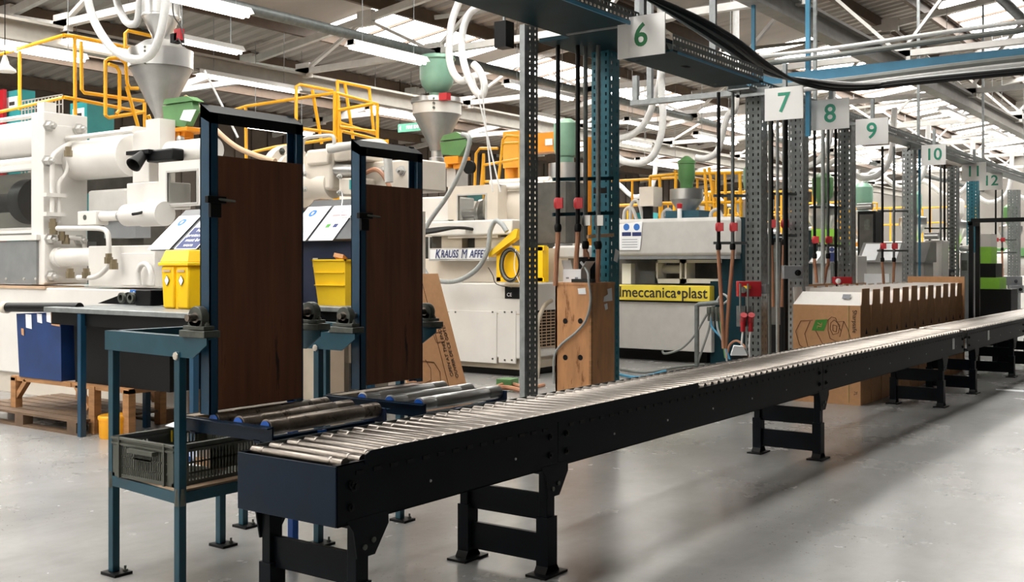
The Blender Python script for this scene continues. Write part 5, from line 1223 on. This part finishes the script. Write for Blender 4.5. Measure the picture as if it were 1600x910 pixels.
# ------------------------------------------------------------------ the row of open cartons beside the conveyor
XC, YC0, YC1 = 11.6, 3.70, 4.46
ZC = W(1340, 478, X=XC).z; ZF = W(1340, 457, X=XC + .15).z
ords = ['front', 'second', 'third', 'fourth', 'fifth', 'sixth', 'seventh', 'eighth', 'ninth', 'tenth', 'eleventh', 'farthest']
def carton(x, i):
    L = .36
    t = T('open_carton', 'tall open brown carton, %s in the row along the conveyor' % ords[i] if i else 'brown carton with printed safe bin drawing, front of the row', 'carton', (x + L / 2, (YC0 + YC1) / 2, 0), 'open cartons in the row along the conveyor')
    b = MB(); w_ = .006
    b.box(x, x + w_, YC0, YC1, 0, ZC); b.box(x + L - w_, x + L, YC0, YC1, 0, ZC); b.box(x + w_, x + L - w_, YC0, YC0 + w_, 0, ZC); b.box(x + w_, x + L - w_, YC1 - w_, YC1, 0, ZC); b.box(x + w_, x + L - w_, YC0 + w_, YC1 - w_, 0, w_)
    b.build('carton_body', kraft, t)
    lv = .03 * random.random()
    MB().prism([(x + .04, YC0, ZC - .05), (x + L - .045, YC0, ZC - .05), (x + L - .055, YC0 - .004, ZF + .02 + lv), (x + .05, YC0 - .004, ZF + .02 + lv)], (0, .005, 0)).build('side_flap', kraft, t)
    f = MB().prism([(x + .03, YC1, ZC), (x + L - .03, YC1, ZC), (x + L - .05, YC1 + .02, ZF + .05), (x + .05, YC1 + .02, ZF + .05)], (0, -.005, 0)); f.build('side_flap', kraftin, t)
    MB().prism([(x + .003, YC0 + .0, ZC), (x + .003, YC1, ZC), (x + .14, YC1 - .06, ZF), (x + .14, YC0 + .01, ZF)], (.005, 0, 0)).build('end_flap', kraftin, t, label='white lined end flap')
    MB().prism([(x + L, YC0 + .02, ZC), (x + L, YC1 - .02, ZC), (x + L + .015, YC1 - .06, ZF + .04), (x + L + .015, YC0 + .06, ZF + .04)], (-.005, 0, 0)).build('end_flap', kraftin, t)
    MB().prism([(x + L * .45, YC0 - .002, ZC - .32), (x + L * .65, YC0 - .002, ZC - .32), (x + L * .55, YC0 - .002, ZC - .25)], (0, -.001, 0)).build('printed_arrow', inkdark, t)
    MB().box(x + .04, x + L - .12, YC0 - .002, YC0, ZC - .75, ZC - .36).build('printed_block', inkbrown, t)
    return t
ct0 = None
for i in range(12):
    t = carton(XC + i * .385, i)
    if i == 0: ct0 = t
cf = lambda a, b, e=.003: Vector((XC - e, YC1 - a * (YC1 - YC0), b * ZC))
# print on the front carton: a = 0 at its left edge, b = height share
MB().prism([cf(.285, .735), cf(.47, .735), cf(.525, .855), cf(.345, .845)], (-.001, 0, 0)).build('printed_patch', inkgreen, ct0)
text('7L', .075, cf(.40, .79, .006), Vector((0, .12, -1)), Vector((0, -1, -.12)), kraft, ct0)
text('Sharpsafe', .066, cf(.915, .84, .004), Vector((0, 0, -1)), LEFTW, inkdark, ct0)
text('7L', .05, cf(.93, .12, .004), Vector((0, 0, -1)), LEFTW, inkdark, ct0)
oc = lambda a, b: cf(a, b, .002)
for pts in ([(.3, .84), (.12, .83), (.04, .72), (.1, .58), (.24, .52), (.5, .55)], [(.26, .83), (.18, .70), (.24, .53)], [(.34, .74), (.45, .6), (.46, .52)], [(.53, .85), (.58, .88), (.64, .87), (.66, .83), (.76, .84), (.82, .76), (.86, .66), (.7, .62), (.56, .66), (.53, .74), (.53, .85)], [(.57, .82), (.62, .85), (.70, .8), (.68, .72), (.6, .7), (.56, .76), (.57, .82)], [(.6, .8), (.66, .79), (.65, .73), (.6, .74), (.6, .8)], [(.76, .84), (.7, .68)], [(.66, .83), (.72, .74)]):
    outline(pts, .005, .002, inkbrown, ct0, oc)
MB().beam(cf(.835, 1.0), cf(.835, .02), .003).build('printed_line', inkgreen, ct0)
q = [Vector((XC + .06, YC0 + .22, ZC + .07)), Vector((XC + .06, YC0 + .13, ZC + .07)), Vector((XC + .10, YC0 + .13, ZC + .12)), Vector((XC + .10, YC0 + .22, ZC + .12))]
MB().prism([p + Vector((-.012, 0, 0)) for p in q], (-.001, 0, .0)).build('printed_mark', inkgrey, ct0)
# taller flat cartons and a white sheet standing behind the row
for k, (x, y0, y1, z, lb, mm) in enumerate(((12.35, 4.56, 5.0, 1.30, 'brown flattened carton standing behind the front cartons', kraft), (13.6, 4.55, 4.6, 1.29, 'brown flattened carton standing behind the middle cartons', kraft), (16.3, 3.7, 4.5, 1.36, 'brown flattened carton standing behind the farthest open carton', kraft))):
    o = MB().box(x, x + (.9 if k < 2 else .02), y0, y0 + .02 if k < 2 else y1, 0, z).build('flat_carton', mm); tag(o, lb, 'carton')
o = MB().box(17.95, 18.01, 5.25, 6.7, .95, 1.38).build('display_board', paper); tag(o, 'white panel on legs behind the open cartons', 'panel')
o2 = MB().box(17.95, 17.99, 5.3, 5.34, 0, .95).box(17.95, 17.99, 6.6, 6.64, 0, .95).build('panel_legs', darkgalv, o)
# dark guard frame at the far end of the conveyor
gf = T('guard_frame', 'black square tube guard frame over the far conveyor', 'frame', (16.2, 3.2, 0))
xa = W(1517, CY, Y=3.62).x
for y in (3.62, 2.72):
    MB().box(xa, xa + .06, y - .03, y + .03, 0, 2.14).build('post', black, gf)
MB().box(xa + .45, xa + .51, 3.6, 3.66, 0, 2.10).build('post', black, gf)
MB().box(xa, xa + .06, 2.72, 3.62, 2.14, 2.20).build('top_bar', black, gf)
MB().box(xa, xa + .5, 3.6, 3.66, 2.10, 2.16).build('top_bar', black, gf)
MB().box(xa, xa + .06, 2.72, 3.62, .25, .31).build('low_bar', black, gf)

# ------------------------------------------------------------------ machines and cabinets farther down the hall
def far_machine(label, x, y, L, mb_, mg, ztop, seed, accent=None):
    R = random.Random(seed); t = T('moulding_machine', label, 'machine', (x + .7, y + L / 2, 0), 'moulding machines farther down the hall')
    MB().box(x, x + 1.3, y, y + L, .12, 1.15).build('machine_bed', mb_, t, bev=.02); MB().box(x + .1, x + 1.2, y + .1, y + L - .1, 0, .12).build('plinth', black, t)
    MB().box(x + .1, x + 1.2, y + L * .55, y + L * .95, 1.15, ztop).build('clamp_guard', mg, t, bev=.03)
    gy0, gy1 = y + L * .60, y + L * .88
    g = MB().box(x + .085, x + .1, gy0, gy1, 1.35, ztop - .2).build('window', darkglass, t)
    f = MB()
    for q in ((gy0 - .03, gy1 + .03, 1.32, 1.35), (gy0 - .03, gy1 + .03, ztop - .2, ztop - .17), (gy0 - .03, gy0, 1.35, ztop - .2), (gy1, gy1 + .03, 1.35, ztop - .2), ((gy0 + gy1) / 2 - .02, (gy0 + gy1) / 2 + .02, 1.35, ztop - .2)): f.box(x + .075, x + .09, *q)
    f.build('window_frame', palegrey, g)
    MB().cyl((x + .65, y + .1, 1.62), (x + .65, y + L * .56, 1.62), .2, n=18).build('barrel', mg, t)
    MB().lathe((x + .65, y + .1, 1.62), (0, -1, 0), [(.33, 0), (.33, .12), (.2, .14), (.2, .34)], 20).build('drive_end', mb_, t)
    for dx in (-.25, .25): MB().cyl((x + .65 + dx, y + .1, 1.85), (x + .65 + dx, y + L * .56, 1.85), .04, n=8).build('tie_bar', bright, t)
    MB().box(x + .35, x + .95, y + L * .2, y + L * .42, 1.78, 2.05).build('feed_block', accent or teal, t, bev=.02)
    MB().lathe((x + .65, y + L * .31, 2.05), (0, 0, 1), [(.08, 0), (.1, .08), (.34, .5), (.35, .52), (.35, .7), (.1, .78)], 22).build('hopper_cone', bright, t)
    MB().lathe((x + .65, y + L * .31, 2.80), (0, 0, 1), [(.1, 0), (.14, .08), (.2, .15), (.22, .25), (.22, .55), (.14, .64), (.04, .66)], 18).build('receiver', R.choice([green, seagreen, white, bright]), t)
    MB().box(x - .14, x, y + L * .42, y + L * .54, 1.0, 1.75).build('control_panel', R.choice([slate, electro, mg]), t)
    MB().box(x - .15, x - .14, y + L * .44, y + L * .52, 1.4, 1.68).build('screen', inkdark, t)
    for k in range(3):
        yy = y + L * (.1 + .13 * k)
        MB().tube([(x - .02, yy, 1.1), (x - .12, yy + .1, .9 + .1 * k), (x - .1, yy + .5, .7), (x + .0, yy + .8, 1.0)], .02, 7, 5).build('hose', R.choice([rubber, cable, hosegrey, copper]), t)
    yy = y + L * .31
    MB().tube([(x + .65, yy, 3.42), (x + .55, yy - .3, 3.7), (x + .5, yy - .9, 3.3), (x + .55, yy - 1.4, 3.6), (x + .6, yy - 1.5, 4.7)], .06, 9, 6).build('vacuum_hose', hose, t)
    if R.random() < .8:
        z = ztop
        rl = [((x + .1, y + L * .95), (x + .1, y + L * .55)), ((x + .1, y + L * .55), (x + 1.2, y + L * .55))]
        for (p, q) in rl:
            for h in (.5, 1.0): MB().cyl((*p, z + h), (*q, z + h), .025, n=7).build('rail', yellow, t)
            for s_ in (0, .33, .66, 1): MB().cyl((p[0] + (q[0] - p[0]) * s_, p[1] + (q[1] - p[1]) * s_, z), (p[0] + (q[0] - p[0]) * s_, p[1] + (q[1] - p[1]) * s_, z + 1.0), .025, n=7).build('post', yellow, t)
    return t
far_machine('white moulding machine behind the cartons, beneath signs seven and eight', 18.3, 6.6, 4.6, white, palegrey, 2.2, 1, teal)
far_machine('pale moulding machine with lime feed block beneath signs eight and nine', 21.4, 6.4, 4.6, palegrey, white, 2.1, 2, lime)
far_machine('cream moulding machine beneath signs nine and ten', 24.6, 6.5, 4.8, cream, white, 2.3, 3, orange)
far_machine('white moulding machine with lime feed block beneath signs ten and eleven', 28.2, 6.4, 4.6, white, cream, 2.2, 4, lime)
far_machine('pale grey moulding machine left of the farthest number sign', 32.0, 6.2, 4.6, palegrey, white, 2.2, 5, lime)
far_machine('farthest white moulding machine near the end wall', 36.5, 5.6, 4.6, white, palegrey, 2.4, 6, green)
far_machine('white moulding machine in the rear row behind the jib crane', 19.5, 13.2, 4.6, white, white, 2.4, 7, teal)
far_machine('cream moulding machine in the rear row right of the teal column', 24.0, 13.2, 4.6, cream, white, 2.6, 8, green)
far_machine('white moulding machine in the rear row behind the red isolator column', 29.0, 12.8, 4.6, white, palegrey, 2.4, 9, teal)
far_machine('pale moulding machine in the rear row behind sign nine', 35.0, 11.5, 4.6, palegrey, white, 2.5, 10, lime)
# sloped desks, lime machine pieces and dark gear glimpsed between the columns
def far_desk(label, X, px0, px1, pt_, pb, n):
    y1, y0 = W(px0, CY, X=X).y, W(px1, CY, X=X).y; pm = (px0 + px1) / 2; zb, zt = W(pm, pb, X=X).z, W(pm, pt_, X=X + .4).z
    t = T('control_desk', label, 'control desk', (X + .3, (y0 + y1) / 2, 0))
    MB().box(X + .1, X + .7, y0 + .04, y1 - .04, 0, zb).build('desk_body', palegrey, t)
    MB().prism([(X, y0, zb), (X + .75, y0, zb), (X + .75, y0, zt), (X + .4, y0, zt)], (0, y1 - y0, 0)).build('sloped_top', dullsteel, t)
    for k in range(n):
        a, b = y1 - (y1 - y0) * (.05 + .3 * k), y1 - (y1 - y0) * (.28 + .3 * k); f = lambda s_: (X + .4 * s_ - .004, zb + (zt - zb) * s_ + .004)
        (xa_, za_), (xb_, zb_) = f(.08), f(.92)
        MB().prism([(xa_, a, za_), (xa_, b, za_), (xb_, b, zb_), (xb_, a, zb_)], (-.003, 0, .003)).build('notice', paper, t)
far_desk('pale desk with white notices on its slanted lid behind open cartons', 18.5, 1338, 1445, 379, 410, 2)
far_desk('pale desk standing left of the farthest cartons beneath sign eight', 15.6, 1262, 1306, 392, 412, 1)
nb = T('notice_board', 'navy and white hand protection notice beneath sign eight', 'notice', W(1300, 396, X=15.4)); c = W(1300, 412, X=15.42); MB().box(c.x, c.x + .03, c.y - .02, c.y + .02, 0, c.z + .02).build('post', darkgalv, nb)
q = MB(); bX(q, 15.4, 1292, 1308, 385, 410, .01); q.build('notice_sheet', paper, nb)
q = MB(); bX(q, 15.39, 1293, 1307, 395, 409, .005); q.build('printed_block', inknavy, nb)
MB().lathe(W(1300, 390, X=15.39), (-1, 0, 0), [(.035, 0), (.035, .003)], 14).build('pictogram', inknavy, nb)
lm = T('lime_hopper', 'lime green tapered hopper glimpsed beneath sign eight', 'hopper', (16.6, 6, 1.6))
MB().prism([W(1268, 358, X=16.5), W(1307, 358, X=16.5), (W(1300, 378, X=16.5)), W(1293, 383, X=16.5), W(1268, 374, X=16.5)], (.3, 0, 0)).build('hopper_body', lime, lm)
MB().cyl(W(1285, 374, X=16.6), W(1285, 560, X=16.6), .06, n=10).build('hopper_leg', midgrey, lm)
lm = T('lime_cabinet', 'bright lime machine cabinet beside the black guard frame', 'cabinet', (21, 4.6, 0))
q = MB(); bX(q, 21.5, 1527, 1549, 386, 412, .5); q.build('lime_door', lime, lm)
q = MB(); bX(q, 21.5, 1527, 1549, 366, 386, .5); q.build('white_top', white, lm)
q = MB(); bX(q, 21.5, 1524, 1556, 412, 434, .6); q.build('dark_middle', black, lm)
q = MB(); bX(q, 21.45, 1528, 1562, 434, 452, .6); q.build('lime_panel', lime, lm)
q = MB(); bX(q, 21.5, 1524, 1580, 452, 540, .6); q.build('dark_base', black, lm)
for px0, px1, pt_, pb, X, mm, lb in ((1340, 1368, 330, 372, 19.8, black, 'black motor casing with a steel roll beneath sign nine'), (1445, 1472, 376, 446, 20.0, white, 'white control cubicle beneath sign ten'), (1196, 1224, 372, 440, 14.6, black, 'black control cubicle right of the red isolator column'), (1500, 1520, 395, 460, 22.0, electro, 'grey cubicle left of the black guard frame'), (1310, 1340, 400, 440, 17.6, white, 'white cubicle behind the column under sign nine'), (1226, 1262, 360, 440, 17.2, tealdark, 'dark teal cubicle behind the grey isolator column')):
    t = T('control_cubicle', lb, 'cubicle', W((px0 + px1) / 2, 560, X=X + .2)); pm = (px0 + px1) / 2
    y1, y0 = W(px0, CY, X=X).y, W(px1, CY, X=X).y; z1 = W(pm, pt_, X=X).z
    MB().box(X, X + .5, y0, y1, .0, z1).build('cubicle_body', mm, t, bev=.01)
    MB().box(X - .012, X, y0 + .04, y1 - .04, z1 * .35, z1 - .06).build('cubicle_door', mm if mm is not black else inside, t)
    MB().box(X - .02, X - .012, y0 + .1, y0 + .2, z1 - .35, z1 - .15).build('handle', castiron, t)
    MB().cyl((X - .1, y0 + .03, z1 + .08), (X - .1, y1 - .03, z1 + .08), .06, n=12).build('top_roll', bright, t)
# tall teal cabinets and wire cage by the back wall, far left
for k, (px0, px1, pt_, X, lb, mm) in enumerate(((4, 32, 142, 9.2, 'tall teal cabinet with white labels at the far left edge', cabteal), (110, 136, 160, 10.0, 'tall teal cabinet behind the far left railing', cabteal), (0, 5, 140, 9.1, 'narrow red steel post at the far left edge', red))):
    y1, y0 = W(px0, CY, X=X).y, W(px1, CY, X=X).y; z1 = W((px0 + px1) / 2, pt_, X=X).z
    t = T('tall_cabinet', lb, 'cabinet', (X + .4, (y0 + y1) / 2, 0)); MB().box(X, X + (.25, .5, .06)[k], y0, y1, 0, z1).build('cabinet_body', mm, t)
    if k < 2:
        for a, b, c_ in ((.1, .35, .55), (.1, .35, 1.0), (.55, .9, .1)):
            MB().box(X - .004, X, y0 + (y1 - y0) * .15, y0 + (y1 - y0) * .85, z1 - c_ - .22, z1 - c_).build('white_label', paper, t)
            MB().box(X - .006, X - .004, y0 + (y1 - y0) * .3, y0 + (y1 - y0) * .6, z1 - c_ - .14, z1 - c_ - .08).build('printed_mark', inkdark, t)
wc = T('wire_cage', 'wire mesh cage with boxes behind the far left railing', 'cage', (8.8, 14.5, 0))
y1, y0 = W(34, CY, X=8.7).y, W(98, CY, X=8.7).y; z1 = W(65, 152, X=8.7).z
for k in range(13): MB().box(8.7, 8.715, y0 + (y1 - y0) * k / 12, y0 + (y1 - y0) * k / 12 + .015, 0, z1).build('mesh_bar', palegrey, wc)
for k in range(14): MB().box(8.7, 8.715, y0, y1, z1 * (.55 + .45 * k / 13) - .015, z1 * (.55 + .45 * k / 13)).build('mesh_bar', palegrey, wc)
MB().box(8.75, 9.0, y0 + .1, y1 - .1, 0, z1 - .3).build('stored_box', cream, wc)
# cladding doors, wall-side tanks and pipes near the back wall
for k, (x, lb) in enumerate(((16.5, 'dark steel rack against the back wall left of second deck'), (22.5, 'dark steel rack against the back wall behind the green receiver'), (28, 'dark steel rack against the back wall right of jib crane'), (34, 'dark steel rack against the back wall far right'))):
    t = T('storage_rack', lb, 'rack', (x, 18.8, 0))
    for dx in (0, 2.6):
        for dy in (0, .9): MB().box(x + dx, x + dx + .08, 18.4 + dy, 18.48 + dy, 0, 3.3).build('upright', darkgalv, t)
    for z in (.3, 1.2, 2.1, 3.0):
        MB().box(x, x + 2.68, 18.4, 19.4, z, z + .08).build('shelf', purlin_m, t)
        for j in range(3):
            MB().box(x + .15 + j * .85, x + .75 + j * .85, 18.5, 19.2, z + .08, z + .3 + .4 * random.random()).build('stored_box', (kraft, cream, cabteal, slate, palegrey)[(j + k + int(z * 3)) % 5], t)
# fire exit board
fe = T('exit_sign', 'green and white fire exit board hung behind the steel hopper', 'sign', (17.5, 13, 3.9))
a, b = W(622, 198, X=17.4), W(668, 198, X=17.4)
z1, z0 = W(645, 192, X=17.4).z, W(645, 205, X=17.4).z
MB().box(17.4, 17.43, b.y, a.y, z0, z1).build('sign_board', exitgreen, fe)
text('FIRE EXIT', .1, (17.395, (a.y + b.y) / 2 - .03, (z0 + z1) / 2), LEFTW, UPW, paper, fe, bold=.004)
MB().prism([(17.395, a.y - .04, (z0 + z1) / 2), (17.395, a.y - .09, z1 - .03), (17.395, a.y - .09, z0 + .03)], (-.001, 0, 0)).build('arrow', paper, fe)
for y in (a.y - .05, b.y + .05): MB().box(17.41, 17.42, y, y + .01, z1, roofz(y) + .01).build('hanging_wire', black, fe)

# ------------------------------------------------------------------ fluorescent battens, pendant lamp, suspension cables
def batten(label, x0, y0, x1, y1, z):
    a, b = W(x0, y0, Z=z), W(x1, y1, Z=z); c = (a + b) / 2; L = (b - a).length; d = Vector((1, 0, 0))
    L = max(1.2, min(2.4, L))
    t = T('ceiling_light', label, 'light', c, 'fluorescent battens under the roof')
    MB().box(c.x - L / 2, c.x + L / 2, c.y - .06, c.y + .06, z + .03, z + .10).build('housing', signwhite, t)
    MB().prism([(c.x - L / 2, c.y - .12, z + .02), (c.x - L / 2, c.y - .06, z + .1), (c.x - L / 2, c.y + .06, z + .1), (c.x - L / 2, c.y + .12, z + .02)], (L, 0, 0)).build('reflector', signwhite, t)
    for dy in (-.045, .045): MB().cyl((c.x - L / 2 + .03, c.y + dy, z), (c.x + L / 2 - .03, c.y + dy, z), .022, n=8).build('tube', tube_m, t)
    for s_ in (-.35, .35): MB().cyl((c.x + s_ * L, c.y, z + .1), (c.x + s_ * L, c.y, roofz(c.y) - .1), .006, n=5).build('hanging_wire', galv, t)
BL = [('batten light above the left hopper at the top edge', 278, -2, 366, 24, 4.5), ('batten light right of the left hopper', 296, 66, 350, 80, 4.6), ('long batten light behind the first blue frame', 325, 115, 450, 146, 4.55), ('batten light left of the green receiver', 556, 72, 655, 101, 4.5), ('batten light above the two brown decks', 400, 196, 470, 212, 4.0),
      ('batten light behind the slotted post', 800, 132, 885, 157, 4.5), ('batten light behind the steel hopper band', 583, 172, 645, 187, 4.6), ('batten light by the small green receiver', 1008, 252, 1054, 264, 3.9), ('batten light high right of the teal column', 978, 222, 1012, 229, 4.3), ('batten light left of the red isolator column', 1093, 212, 1142, 226, 4.2),
      ('batten light between the teal column and jib crane', 830, 180, 872, 192, 4.4), ('batten light low behind the white hose loop', 985, 190, 1030, 203, 4.4), ('batten light under the lower dark trunking', 1145, 88, 1176, 100, 4.5), ('batten light at the far left edge', -40, 62, 118, 98, 4.4), ('batten light behind the far left railing', 135, 66, 186, 82, 4.7)]
for b in BL: batten(*b)
for i, x in enumerate((22, 26, 30, 34)):
    for j, y in enumerate((5.2, 9.6, 1.5)):
        z = 4.45; t0 = T('ceiling_light', 'batten light in the %s row far down the hall, %s' % (('middle', 'machine side', 'camera side')[j], ('nearest of four', 'second of four', 'third of four', 'farthest of four')[i]), 'light', (x, y, z), 'fluorescent battens under the roof')
        MB().prism([(x - .8, y - .12, z + .02), (x - .8, y - .06, z + .1), (x - .8, y + .06, z + .1), (x - .8, y + .12, z + .02)], (1.6, 0, 0)).build('reflector', signwhite, t0)
        MB().cyl((x - .78, y, z), (x + .78, y, z), .03, n=8).build('tube', tube_m, t0)
        for s_ in (-.5, .5): MB().cyl((x + s_, y, z + .1), (x + s_, y, roofz(y) - .1), .006, n=5).build('hanging_wire', galv, t0)
c = W(8, 112, D=13); pn = T('pendant_lamp', 'white enamel pendant lamp hanging at the far left edge', 'lamp', c)
MB().lathe(c, (0, 0, 1), [(.13, 0), (.12, .03), (.05, .09), (.03, .16), (.02, .2)], 18).build('shade', white, pn)
MB().cyl(c + Vector((0, 0, .19)), c + Vector((0, 0, 2)), .006, n=5).build('flex', black, pn)
for k, (x0, y0, x1, y1, D, lb) in enumerate(((740, 118, 782, 300, 14.5, 'thin white cord sloping down right of the green receiver'), (752, 128, 770, 300, 14.6, 'thin white cord hanging straight beside the sloping one'), (320, 110, 372, 215, 11, 'thin white cord sloping behind the first blue frame'))):
    o = MB().cyl(W(x0, y0, D=D), W(x1, y1, D=D), .012, n=6).build('tie_line', hose); tag(o, lb, 'cord')
c = W(788, 55, D=9); o = MB().cbox(c, .12, .12, .22).build('speaker_box', black); tag(o, 'black box hung by the trunking left of the slotted post', 'box'); MB().box(c.x - .008, c.x + .008, c.y - .008, c.y + .008, c.z + .1, roofz(c.y) - .15).build('hanging_rod', galv, o)
